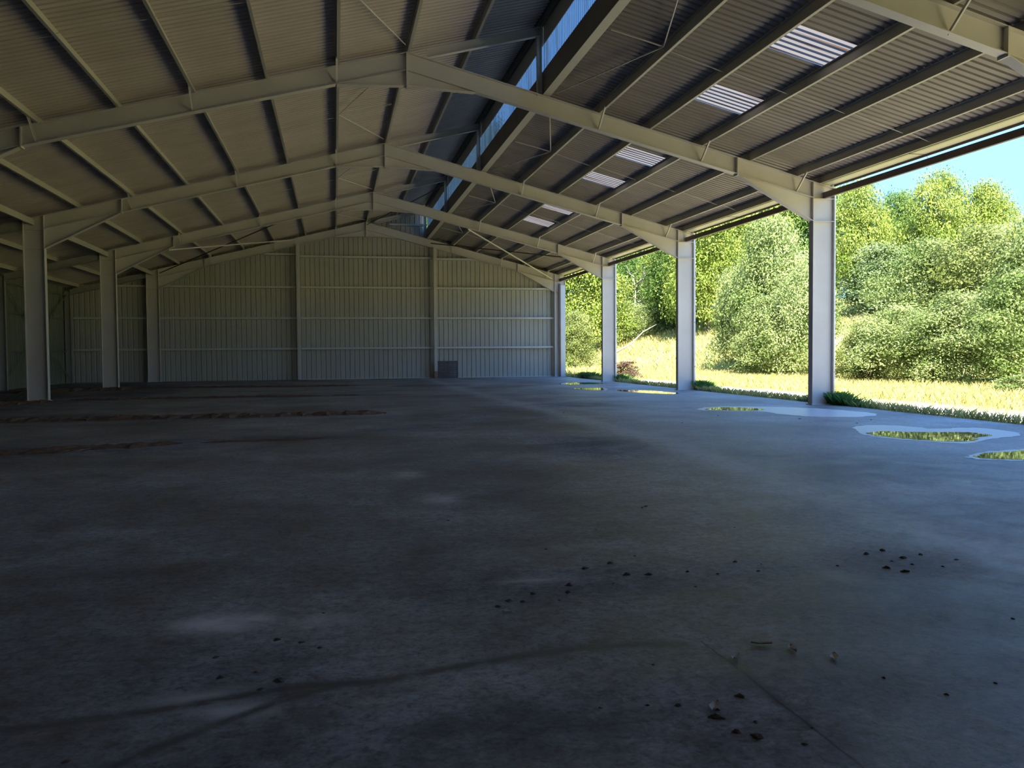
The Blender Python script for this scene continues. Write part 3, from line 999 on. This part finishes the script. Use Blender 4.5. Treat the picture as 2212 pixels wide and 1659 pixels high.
def blob_mesh(name, pts, z, mat, parent=None, n=64, wob=0.035, seed=1):
    r = np.random.default_rng(seed)
    P = np.array(pts)
    k = len(P)
    out = []
    for i in range(n):
        u = i / n * k
        i1 = int(u)
        f = u - i1
        a, b, c, d = (P[(i1 + j) % k] for j in (-1, 0, 1, 2))
        q = 0.5 * (2 * b + (c - a) * f + (2 * a - 5 * b + 4 * c - d) * f * f + (3 * b - a - 3 * c + d) * f ** 3)
        out.append((q[0] + r.normal(0, wob), q[1] + r.normal(0, wob), z))
    me = bpy.data.meshes.new(name)
    me.from_pydata(out, [], [tuple(range(n))])
    me.materials.append(mat)
    return link(name, me, parent)


puddles = [
    ('long shallow rain puddle at the foot of the widest open column', [(9.19, 21.05), (9.82, 21.8), (10.8, 21.89), (11.78, 21.17), (12.4, 20.2), (12.58, 18.59), (11.83, 17.75), (10.88, 17.9), (10.45, 18.78), (10.35, 19.96), (9.56, 20.39)],
     [(9.4, 21.0), (9.9, 21.6), (10.5, 21.5), (10.9, 20.8), (10.4, 20.3), (9.8, 20.5)]),
    ('broad rain puddle with a pale wet rim near the right edge, mirroring bushes', [(10.19, 15.59), (11.0, 15.57), (11.31, 14.72), (12.18, 14.68), (12.15, 13.69), (11.71, 13.1), (10.92, 12.82), (10.04, 12.3), (9.57, 12.81), (9.29, 13.53), (9.43, 14.29)],
     [(9.53, 14.26), (10.05, 14.49), (10.65, 14.12), (11.28, 13.94), (11.38, 13.37), (10.76, 12.95), (10.17, 12.56), (9.67, 12.94), (9.44, 13.75)]),
    ('rain puddle cut by the right edge of the picture, closest to camera', [(8.8, 10.8), (9.5, 11.25), (10.3, 11.35), (10.7, 11.0), (10.1, 10.2), (9.3, 10.2), (8.8, 10.45)],
     [(8.95, 10.8), (9.59, 11.12), (10.16, 11.2), (10.5, 11.0), (9.97, 10.35), (9.29, 10.32), (8.95, 10.5)]),
]
for i, (lab, rim, water) in enumerate(puddles):
    t = thing('rain_puddle', lab, 'puddle', (rim[0][0], rim[0][1], 0), 'rain puddles on the slab')
    blob_mesh('wet_rim', rim, 0.003, M_WET, t, 72, 0.03, i)
    blob_mesh('water', water, 0.006, M_WATER, t, 72, 0.035, i + 10)
for i, (lab, pts) in enumerate([
    ('thin rain puddle at the foot of the narrow open column beside the end gap', [(10.27, 39.4), (11.2, 40.6), (12.4, 40.1), (12.3, 38.8), (11.2, 38.3), (10.4, 38.3)]),
    ('thin rain puddle midway between the narrow column and the second widest', [(9.57, 34.4), (10.3, 34.6), (10.9, 34.2), (10.3, 32.3), (9.8, 32.9)]),
    ('thin rain puddle just before the second widest open column', [(10.63, 32.2), (11.2, 32.3), (11.7, 31.5), (12.1, 29.4), (11.5, 28.8), (10.8, 30.2)])]):
    tag(blob_mesh('rain_puddle', pts, 0.004, M_WATER, None, 64, 0.04, i + 20), lab, 'puddle', 'rain puddles on the slab')

# ------------------------------------------------------------------ dirt ridges and clods on the slab


def ridge(name, line, w, h, label, seed):
    """low uneven bank of dirt along a polyline"""
    r = np.random.default_rng(seed)
    P = np.array(line, dtype=float)
    seg = np.hypot(*np.diff(P, axis=0).T)
    s = np.concatenate([[0], np.cumsum(seg)])
    n = max(12, int(s[-1] / 0.12))
    u = np.linspace(0, s[-1], n)
    cx, cy = np.interp(u, s, P[:, 0]), np.interp(u, s, P[:, 1])
    m = 7
    vs, fs = [], []
    ww = w * (0.55 + 0.45 * np.abs(np.convolve(r.normal(0, 1, n + 8), np.ones(9) / 9, 'valid') * 2.2)) * np.minimum(1, np.minimum(u, s[-1] - u) / 0.6 + 0.15)
    for i in range(n):
        for j in range(m):
            a = (j / (m - 1)) * 2 - 1
            z = h * max(0, 1 - a * a) * r.uniform(0.5, 1.3) * min(1, ww[i] / w + 0.2)
            vs.append((cx[i] + r.normal(0, .03), cy[i] + a * ww[i] + r.normal(0, .03), z if 0 < j < m - 1 else 0.001))
    for i in range(n - 1):
        for j in range(m - 1):
            fs.append((i * m + j, (i + 1) * m + j, (i + 1) * m + j + 1, i * m + j + 1))
    o = MB().add(vs, fs).build(name, M_DIRT)
    return tag(o, label, 'dirt')


ridge('dirt_ridge', [(-9.5, 21.9), (-6, 22.1), (-3.4, 22.1), (0, 22.1), (1.25, 22.15)], 0.40, 0.085, 'long narrow ridge of brown dirt across the dim half of the slab', 3)
ridge('dirt_ridge', [(-7.2, 14.2), (-5.2, 15.0), (-4.0, 15.45), (-2.6, 15.85)], 0.55, 0.05, 'wide ragged patch of brown dirt at the left edge, closest to camera', 4)
ridge('dirt_ridge', [(-2.3, 15.9), (-1.0, 16.0), (-0.2, 16.1)], 0.25, 0.02, 'faint trail of dirt continuing from the wide ragged patch', 5)
ridge('dirt_ridge', [(-8.8, 31.65), (-5.4, 31.9), (-3, 31.9), (-0.5, 31.6)], 0.35, 0.05, 'narrow dirt ridge between the long one and the end wall', 6)
ridge('dirt_ridge', [(-0.1, 31.7), (0.85, 31.7)], 0.30, 0.06, 'short dark heap of dirt at the tip of the narrow ridge', 7)
ridge('dirt_ridge', [(-9.2, 42.1), (-6.7, 41.8), (-4, 41.4), (-1.5, 41.0), (1.0, 40.8)], 0.4, 0.05, 'far thin dirt ridge closest to the end wall', 8)
ridge('dirt_ridge', [(-13.6, 27.5), (-11, 28.8), (-9.0, 30.8)], 0.9, 0.10, 'dark bank of soil at the foot of the nearest dim column', 9)
ridge('dirt_ridge', [(-13.4, 38.5), (-11.0, 39.5), (-8.4, 40.5)], 1.0, 0.12, 'dark bank of soil at the foot of the far dim column', 10)

clod_protos = []
for k in range(5):
    r = np.random.default_rng(50 + k)
    m = MB()
    nseg, nring = 9, 5
    vs = [(0, 0, 0.55 + r.uniform(-.1, .2))]
    for i in range(1, nring):
        a = i / (nring - 1)
        for j in range(nseg):
            th = j / nseg * 2 * math.pi
            rad = a ** 0.7 * (0.8 + r.uniform(-.3, .3))
            vs.append((rad * math.cos(th), rad * 0.8 * math.sin(th), max(0.0, 0.55 * (1 - a ** 1.5) + r.uniform(-.12, .16)) if i < nring - 1 else 0.0))
    fs = [(0, 1 + j, 1 + (j + 1) % nseg) for j in range(nseg)]
    for i in range(nring - 2):
        for j in range(nseg):
            fs.append((1 + i * nseg + j, 1 + (i + 1) * nseg + j, 1 + (i + 1) * nseg + (j + 1) % nseg, 1 + i * nseg + (j + 1) % nseg))
    m.add(vs, fs)
    me = bpy.data.meshes.new('mud_clod')
    me.from_pydata(m.v, [], m.f)
    me.materials.append(M_CLOD)
    clod_protos.append(me)
leaf_protos = []
for k in range(2):
    r = np.random.default_rng(80 + k)
    vs, fs = [], []
    for i in range(6):
        a = i / 5
        w = 0.42 * math.sin(math.pi * min(1, a * 0.92 + 0.06)) * (1 + r.uniform(-.25, .25))
        c = 0.35 * (a - 0.5) ** 2 + 0.02
        vs += [(a * 2 - 1, -w, c + 0.22 + r.uniform(0, .1)), (a * 2 - 1, 0, c), (a * 2 - 1, w, c + 0.16 + r.uniform(0, .1))]
    for i in range(5):
        for j in range(2):
            fs.append((i * 3 + j, i * 3 + 3 + j, i * 3 + 4 + j, i * 3 + 1 + j))
    me = bpy.data.meshes.new('dry_leaf')
    me.from_pydata(vs, [], fs)
    me.materials.append(M_PALELEAF)
    leaf_protos.append(me)

rows = [
    # (label, group, [(x, y, size) ...])
    ('small dark mud clod in the scattered row across the middle of the near slab', 'clods of the middle row',
     [(1.22, 5.38, .05), (1.5, 5.52, .06), (1.45, 5.36, .045), (1.73, 5.93, .055), (1.95, 6.03, .05), (1.96, 5.69, .06), (2.11, 5.66, .05), (2.4, 5.67, .035), (2.58, 5.57, .03), (2.89, 5.58, .03), (2.85, 5.86, .04),
      (1.04, 5.26, .05), (1.12, 5.22, .04), (2.2, 6.2, .02), (1.8, 5.5, .02), (1.35, 5.2, .02), (2.3, 5.3, .02), (3.0, 5.75, .02), (0.95, 5.15, .04)]),
    ('small dark mud clod in the loose cluster on the bluish slab near the right edge', 'clods of the right cluster',
     [(3.92, 5.86, .05), (4.11, 5.94, .055), (4.11, 5.69, .05), (3.87, 5.33, .05), (3.51, 5.59, .03), (3.81, 5.45, .05), (4.3, 5.75, .04), (4.05, 5.5, .03), (3.97, 5.62, .025), (4.22, 5.4, .03), (4.45, 5.55, .03)]),
    ('dark mud clod in the bottom group beside the slab joint', 'clods of the bottom group',
     [(1.76, 3.56, .045), (1.56, 3.38, .055), (1.58, 3.23, .04), (1.64, 3.17, .06), (1.45, 3.53, .035), (1.79, 3.07, .03), (1.32, 3.56, .02), (1.52, 4.02, .018), (1.11, 3.58, .015), (1.6, 3.45, .02), (1.70, 3.30, .025), (1.9, 3.2, .015)]),
    ('small mud clod among the pale worn patches near the bottom left corner', 'clods of the left corner',
     [(-0.09, 5.26, .02), (-0.33, 4.82, .05), (-0.1, 4.64, .03), (-0.62, 4.61, .03), (-0.28, 4.21, .06), (-0.56, 4.31, .04), (-1.03, 3.54, .03), (-0.4, 4.35, .025), (-0.2, 4.75, .03), (-0.36, 4.12, .03)]),
    ('tiny dark clod lying alone on the open slab towards the back', 'lone clods on the open slab',
     [(3.01, 8.16, .05), (2.95, 8.1, .03), (1.6, 6.57, .03), (3.79, 4.26, .02), (2.98, 3.45, .02), (2.67, 3.38, .02), (2.52, 3.62, .02), (2.2, 7.2, .02), (3.4, 7.0, .02), (4.9, 4.9, .02), (1.0, 7.9, .025), (7.2, 17.3, .05), (8.8, 19.0, .05), (10.1, 17.6, .05), (11.4, 16.9, .05), (5.6, 21, .05), (10.6, 16.2, .05), (7.7, 31, .06), (10.4, 33.0, .08)]),
]
for lab, grp, pts in rows:
    for i, (x, y, s) in enumerate(pts):
        o = bpy.data.objects.new('mud_clod', clod_protos[i % 5])
        COL.objects.link(o)
        o.location = (x, y, 0.001)
        s *= 0.62
        o.scale = (s * random.uniform(0.8, 1.3), s, s * random.uniform(0.5, 0.8))
        o.rotation_euler = (0, 0, random.uniform(0, 6.28))
        tag(o, lab, 'clod', grp)
for i, (x, y, s, lab) in enumerate([(2.18, 4.17, .055, 'pale curled dry leaf above the slab joint, leftmost of the pale pair'), (2.3, 4.06, .05, 'pale curled dry leaf beside the slab joint, right one of the pale pair'),
                                    (2.44, 3.91, .05, 'brownish dry leaf right of the pale leaf pair'), (1.96, 4.02, .045, 'brown dry leaf at the upper end of the slab joint'),
                                    (1.57, 3.42, .05, 'pale curled leaf on top of the largest bottom clod'), (0.98, 5.02, .03, 'pale leaf scrap left of the middle row of clods')]):
    o = bpy.data.objects.new('dry_leaf', leaf_protos[i % 2])
    COL.objects.link(o)
    o.location = (x, y, 0.004 if i != 4 else 0.03)
    o.scale = (s, s, s * 0.8)
    o.rotation_euler = (0, 0, random.uniform(0, 6.28))
    tag(o, lab, 'leaf', 'dry leaves on the slab')

# ------------------------------------------------------------------ ground outside


def hill(x, y):
    u = x - 25 + 0.15 * np.maximum(0, y - 35)
    h = 0.33 * (u + np.sqrt(u * u + 6)) / 2
    h = 10 * (1 - np.exp(-h / 10))
    back = np.clip((y - 56) / 40, 0, 1)
    return h * np.clip((x - 13.0) / 6, 0, 1) + 2.5 * back * back * np.clip((20 - x) / 15, 0, 1) - 0.06


def make_ground():
    xs = np.concatenate([np.arange(-90, 13, 6), np.arange(13.2, 30, 0.35), np.arange(30, 70, 1.5), np.arange(70, 170, 8)])
    ys = np.concatenate([np.arange(-90, 5, 6), np.arange(5, 60, 0.6), np.arange(60, 110, 1.6), np.arange(110, 220, 9)])
    X, Y = np.meshgrid(xs, ys)
    nx, ny = len(xs), len(ys)
    Z = hill(X, Y) + rng.normal(0, 0.012, X.shape) * (X > 13.6)
    i = np.arange(nx * ny).reshape(ny, nx)
    Q = np.stack([i[:-1, :-1], i[:-1, 1:], i[1:, 1:], i[1:, :-1]], -1).reshape(-1, 4)
    me = array_mesh('ground', np.stack([X.ravel(), Y.ravel(), Z.ravel()], 1), Q, M_GROUND)
    px, py = X.ravel(), Y.ravel()
    path = np.clip(1.4 - np.abs(px - 15.3 - 0.25 * np.sin(py * 0.25)) / 0.8, 0, 1) * (py > -20) * (py < 44)
    path = np.maximum(path, blob(px, py, 21.5, 60, 3.2, 4.0))
    a = me.attributes.new('gravel', 'FLOAT', 'POINT')
    a.data.foreach_set('value', (path * 0.9).astype(np.float32))
    me.polygons.foreach_set('use_smooth', [True] * len(me.polygons))
    tag(link('ground', me), kind='structure')


make_ground()


def blades(n, x, y, z, h, w, lean_amt, r):
    """n grass blades as bent triangles pairs -> verts, quads"""
    th = r.uniform(0, 2 * math.pi, n)
    dx, dy = np.cos(th) * w / 2, np.sin(th) * w / 2
    lx, ly = r.normal(0, lean_amt, n) * h, r.normal(0, lean_amt, n) * h
    V = np.empty((n, 4, 3))
    V[:, 0] = np.stack([x - dx, y - dy, z], 1)
    V[:, 1] = np.stack([x + dx, y + dy, z], 1)
    V[:, 2] = np.stack([x + dx * 0.5 + lx * .6, y + dy * 0.5 + ly * .6, z + h * 0.65], 1)
    V[:, 3] = np.stack([x + lx * 1.3, y + ly * 1.3, z + h], 1)
    return V.reshape(-1, 3), np.arange(n * 4).reshape(n, 4)


def grass_object(name, x, y, h, w, lean_amt, mat, label, seed, kind='stuff', cat='grass', z=None):
    r = np.random.default_rng(seed)
    n = len(x)
    z = hill(x, y) if z is None else z
    V, Q = blades(n, x, y, z, h * r.uniform(.6, 1.2, n), w * r.uniform(.7, 1.3, n), lean_amt, r)
    me = array_mesh(name, V, Q, mat, tint=r.uniform(0, 1, n))
    return tag(link(name, me), label, cat, None, kind)


r = np.random.default_rng(11)
n = 11000
gy = r.uniform(8, 52, n)
gx = 13.58 + np.abs(r.normal(0, 0.28, n)) * (1 + 0.8 * np.sin(gy * 1.3) * np.sin(gy * 0.37))
grass_object('verge_grass', gx, gy, 0.20 * np.exp(-((gx - 13.8) ** 2) / 0.5) + 0.04, np.full(n, .012), .28, M_GRASS, 'dry grass verge between slab edge and gravel track', 12)
n = 60000
gy = r.uniform(6, 62, n)
gx = 16.3 + r.gamma(1.6, 2.6, n)
ok = gx < 26
gx, gy = gx[ok], gy[ok]
grass_object('meadow_grass', gx, gy, np.full(len(gx), .30), np.full(len(gx), .016), .25, M_GRASS, 'tall dry meadow grass beyond the gravel track', 13)
n = 45000
gy = r.uniform(50, 100, n)
gx = r.uniform(14, 38, n)
grass_object('meadow_grass', gx, gy, np.full(n, .5), np.full(n, .05), .25, M_GRASS, 'yellow meadow grass on the slope in the gaps between far columns', 14)
for y, dx, lab in ((22.0, 0.0, 'lush green grass tuft at the foot of the widest open column'), (31.7, .25, 'lush green grass tuft at the foot of the second widest column'),
                   (41.6, .25, 'lush green grass tuft at the foot of the narrow open column'), (46.5, 0.15, 'lush green grass strip beside the corner of the end wall')):
    n = 2600
    sp = 0.9 if y < 45 else 2.0
    gy = y + r.normal(0, sp, n)
    gx = 13.62 + dx + np.abs(r.normal(0, .22, n)) - 0.16 * np.exp(-((gy - y) ** 2))
    hh = 0.30 * np.exp(-((gy - y) ** 2) / (2 * sp * sp)) + 0.06
    grass_object('grass_tuft', gx, gy, hh, np.full(n, .014), .35, M_LUSH, lab, int(y * 10), kind=None, z=np.full(n, -0.03))

# ------------------------------------------------------------------ trees and bushes


def crown_mesh(name, seed, nleaf, leaf, lobes, lo, spread=0.5, clump=0.045, per=22):
    """leafy crown in a unit box: x,y in +-0.5, z in lo..1, made of leaf clumps on the skins of many lobes"""
    r = np.random.default_rng(seed)
    C, R = [], []
    for i in range(lobes):
        z = lo + (1 - lo) * (i + 0.5) / lobes
        prof = math.sin(math.pi * min(1, 0.22 + 0.78 * (z - lo) / (1 - lo)) ** 0.9) ** 0.6
        th = i * 2.399 + r.uniform(-.4, .4)
        rad = spread * 0.72 * prof * r.uniform(0.35, 1.0)
        C.append((rad * math.cos(th), rad * math.sin(th), z))
        R.append((0.105 + 0.095 * prof) * r.uniform(0.75, 1.3))
    C, R = np.array(C), np.array(R)
    ncl = nleaf // per
    w = R ** 2
    k = r.choice(len(R), ncl, p=w / w.sum())
    d = r.normal(0, 1, (ncl, 3))
    d /= np.linalg.norm(d, axis=1)[:, None]
    d[:, 2] = np.where(d[:, 2] < -0.5, -d[:, 2], d[:, 2])
    P = C[k] + d * (R[k] * r.uniform(0.75, 1.08, ncl))[:, None] * np.array([1, 1, 0.85])
    P[:, 2] = np.clip(P[:, 2], 0.01 if lo < .1 else lo * .6, 1.02)
    ctint = np.clip(r.normal(0.5, 0.16, ncl) + r.normal(0, 0.2, len(R))[k], 0, 1)
    L = np.repeat(P, per, 0) + r.normal(0, clump, (ncl * per, 3)) * np.array([1, 1, 0.7])
    L[:, 2] = np.maximum(L[:, 2], 0.005)
    N = np.repeat(d, per, 0) * 0.7 + r.normal(0, .55, L.shape) + np.array([0, 0, 0.35])
    N /= np.linalg.norm(N, axis=1)[:, None]
    T = np.cross(N, r.normal(0, 1, L.shape))
    T /= np.linalg.norm(T, axis=1)[:, None] + 1e-9
    B = np.cross(N, T)
    s = leaf * r.uniform(.6, 1.25, len(L))[:, None]
    V = np.stack([L - T * s, L + B * s * .5, L + T * s, L - B * s * .5], 1).reshape(-1, 3)
    Q = np.arange(len(V)).reshape(-1, 4)
    tint = np.clip(np.repeat(ctint, per) + r.normal(0, .18, len(L)), 0, 1)
    return array_mesh(name, V, Q, LEAF['green'], tint=tint)


CROWNS = {
    'tree': [crown_mesh('crown', 100 + i, 36000, 0.0125, 30, 0.16) for i in range(3)],
    'bush': [crown_mesh('crown', 200 + i, 26000, 0.0145, 24, 0.05, spread=0.56) for i in range(3)],
    'shrub': [crown_mesh('crown', 300 + i, 5000, 0.034, 12, 0.04, spread=0.58, clump=.06) for i in range(2)],
}
TRUNKS = {}
for bark in ('grey', 'birch'):
    m = MB()
    rr_ = random.Random(5)
    m.tube([(0, 0, -0.03), (0.012, 0.01, 0.25), (-0.01, 0.0, 0.55), (0.01, -0.01, 0.85)], [.022, .017, .012, .004], 8)
    for k in range(7):
        z = 0.22 + k * 0.085
        th = k * 2.4
        e = 0.30 * (1 - z * 0.6)
        m.tube([(0, 0, z), (e * .5 * math.cos(th), e * .5 * math.sin(th), z + 0.09), (e * math.cos(th), e * math.sin(th), z + .15)], [.009, .006, .002], 6)
    me = bpy.data.meshes.new('trunk')
    me.from_pydata(m.v, [], m.f)
    me.materials.append(M_BARK if bark == 'grey' else M_BIRCH)
    TRUNKS[bark] = me
counter = {'n': 0}


def plant(kind, name, x, y, height, width, leaf, label, cat='tree', bark='grey', group=None):
    k = counter['n']
    counter['n'] += 1
    z = float(hill(np.array([x]), np.array([y]))[0])
    t = thing(name, label, cat, (x, y, z), group)
    t.rotation_euler = (0, 0, k * 1.7)
    t.scale = (width, width, height)
    me = CROWNS[kind][k % len(CROWNS[kind])]
    c = bpy.data.objects.new('crown', me)
    COL.objects.link(c)
    c.parent = t
    c.material_slots[0].link = 'OBJECT'
    c.material_slots[0].material = LEAF[leaf]
    if kind != 'shrub':
        tr = bpy.data.objects.new('trunk', TRUNKS[bark])
        COL.objects.link(tr)
        tr.parent = t
    return t


def spot(px, d):
    """ground position seen d metres ahead, px in the photograph's columns"""
    q = _fw * d + _rt * ((px - 1106) / F_PX * d)
    return q.x, q.y


def at(kind, name, px, d, top, wpx, leaf, label, cat='tree', bark='grey', group=None):
    x, y = spot(px, d)
    zt = CAM_Z + (757 - 0.0075 * (px - 1106) - top) / F_PX * d
    zb = float(hill(np.array([x]), np.array([y]))[0])
    return plant(kind, name, x, y, max(0.5, zt - zb), wpx / F_PX * d * 1.1, leaf, label, cat, bark, group)


G1, G2, G3 = 'trees on the slope behind', 'bushes along the track', 'trees filling the far gaps'
# gap beside the end wall
at('tree', 'leafy_tree', 1255, 78, 520, 190, 'yellow', 'bright leafy tree filling the gap beside the end wall', group=G3)
at('bush', 'yellowish_bush', 1240, 62, 680, 110, 'olive', 'yellowish bush below the leafy tree in the gap beside the end wall', 'bush', group=G2)
# gap between narrow column and second widest
at('tree', 'leafy_tree', 1345, 100, 500, 170, 'dark', 'dark green tree behind the bare dead tree', group=G3)
at('tree', 'leafy_tree', 1420, 104, 500, 190, 'dark', 'dark green tree right of the bare dead tree in the hollow', group=G3)
at('tree', 'leafy_tree', 1330, 88, 530, 120, 'green', 'green tree left of the bare dead tree', group=G3)
at('tree', 'leafy_tree', 1440, 84, 510, 120, 'yellow', 'yellow green tree overhanging beside the second widest column', group=G3)
at('bush', 'bramble_thicket', 1345, 80, 655, 120, 'pale', 'low bramble thicket under the bare dead tree', 'bush', group=G2)
at('bush', 'bramble_thicket', 1430, 82, 658, 140, 'pale', 'low bramble thicket in front of the dark hollow', 'bush', group=G2)
at('shrub', 'dock_shrub', 1350, 47, 782, 62, 'rust', 'small reddish shrub on the grass just right of the narrow column', 'bush')
# gap between the two widest columns
at('tree', 'birch_bush', 1668, 48, 490, 180, 'pale', 'large pale green birch between the two widest columns', bark='birch', group=G2)
at('bush', 'birch_bush', 1590, 50, 590, 125, 'pale', 'rounded pale bush at the left foot of the large birch', 'bush', group=G2)
at('bush', 'birch_bush', 1655, 44.5, 650, 150, 'pale', 'leafy skirt of bush before the large birch', 'bush', group=G2)
at('bush', 'birch_bush', 1735, 43, 590, 150, 'pale', 'bush half hidden by the widest open column', 'bush', group=G2)
at('tree', 'broad_tree', 1530, 72, 420, 210, 'yellow', 'yellow green tree behind the left side of the large birch', group=G1)
at('tree', 'broad_tree', 1640, 78, 370, 230, 'yellow', 'tall yellow green tree reaching the roof edge behind the birch', group=G1)
at('tree', 'broad_tree', 1745, 76, 395, 220, 'green', 'tree behind the widest open column', group=G1)
at('tree', 'broad_tree', 1480, 80, 480, 160, 'green', 'tree behind the second widest open column', group=G1)
# right of the widest column: front row
at('bush', 'hedge_bush', 1858, 37, 705, 120, 'olive', 'olive bush just right of the widest column at track level', 'bush', group=G2)
at('bush', 'hedge_bush', 1950, 35, 668, 190, 'pale', 'pale bush second along the track right of the widest column', 'bush', group=G2)
at('bush', 'hedge_bush', 2065, 33, 640, 210, 'pale', 'big pale bush with dark shade beneath, along the track', 'bush', group=G2)
at('bush', 'hedge_bush', 2185, 31, 600, 220, 'pale', 'big pale green bush at the right edge of the picture', 'bush', group=G2)
at('shrub', 'hedge_shrub', 2195, 26.5, 812, 90, 'pale', 'small low shrub at the right edge beside the track', 'bush')
# middle row
at('bush', 'willow_bush', 1900, 60, 535, 190, 'grey', 'grey green willow above the olive bush', 'tree', group=G1)
at('bush', 'willow_bush', 2005, 47, 530, 200, 'pale', 'pale willow above the second track bush', 'tree', group=G1)
at('bush', 'willow_bush', 2120, 44, 500, 220, 'olive', 'olive tinted willow in the middle of the right thicket', 'tree', group=G1)
at('bush', 'willow_bush', 2230, 40, 480, 200, 'pale', 'pale willow cut by the right edge of the picture', 'tree', group=G1)
# back row against the sky
at('tree', 'broad_tree', 1855, 62, 408, 150, 'yellow', 'yellow green tree against the sky next to the widest column', group=G1)
at('tree', 'broad_tree', 1945, 66, 430, 150, 'green', 'thin topped tree against the sky between two taller crowns', group=G1)
at('tree', 'broad_tree', 2030, 60, 388, 150, 'yellow', 'tallest rounded tree against the sky on the right', group=G1)
at('tree', 'broad_tree', 2125, 60, 410, 160, 'yellow', 'rounded tree against the sky right of the tallest one', group=G1)
at('tree', 'broad_tree', 2200, 63, 500, 130, 'green', 'lower tree against the sky at the right edge', group=G1)
# beyond the end wall, seen through the clerestory
at('tree', 'tall_tree', 940, 92, 395, 220, 'dark', 'tall dark tree beyond the end wall, dim through far clerestory sheets', group=G3)
at('tree', 'tall_tree', 1060, 88, 300, 240, 'dark', 'taller dark tree beyond the end wall, dim through clerestory sheets', group=G3)

# the bare dead tree
x, y = spot(1378, 82)
z = float(hill(np.array([x]), np.array([y]))[0])
t = thing('dead_tree', 'bare bleached dead tree before the dark hollow between two columns', 'tree', (x, y, z))
trunk = MB()
trunk.tube([(x + .3, y, z), (x + .1, y, z + 1.5), (x - .3, y, z + 3.0), (x - .2, y, z + 4.6), (x - .5, y, z + 6.0)], [.15, .12, .09, .06, .02], 8)
trunk.build('trunk', M_DEAD, t, True)
br = random.Random(3)
for k in range(16):
    zz = 1.0 + k * 0.3
    sx = 1 if k % 3 else -1
    l = br.uniform(1.2, 2.6) * (1.0 if k < 10 else 0.6)
    p0 = Vector((x - 0.06 * zz + .2, y, z + zz))
    p1 = p0 + Vector((sx * l * .5, br.uniform(-.6, .6), br.uniform(.1, .6)))
    p2 = p1 + Vector((sx * l * .5, br.uniform(-.4, .4), br.uniform(.1, .9)))
    p3 = p1 + Vector((sx * l * .3, br.uniform(-.4, .4), br.uniform(.6, 1.2)))
    b = MB()
    b.tube([p0, p1, p2], [.045, .03, .01], 6)
    b.tube([p1, p3], [.028, .008], 6)
    b.build('branch', M_DEAD, t, True)
x, y = spot(1362, 70)
z = float(hill(np.array([x]), np.array([y]))[0])
tag(MB().tube([(x - 1.4, y, z + .25), (x, y, z + 1.0), (x + 1.2, y + .3, z + 2.0), (x + 2.4, y + .5, z + 2.6)], [.09, .075, .05, .015], 8).build('fallen_branch', M_DEAD, None, True),
    'long fallen pale branch sloping up before the bare dead tree', 'branch')
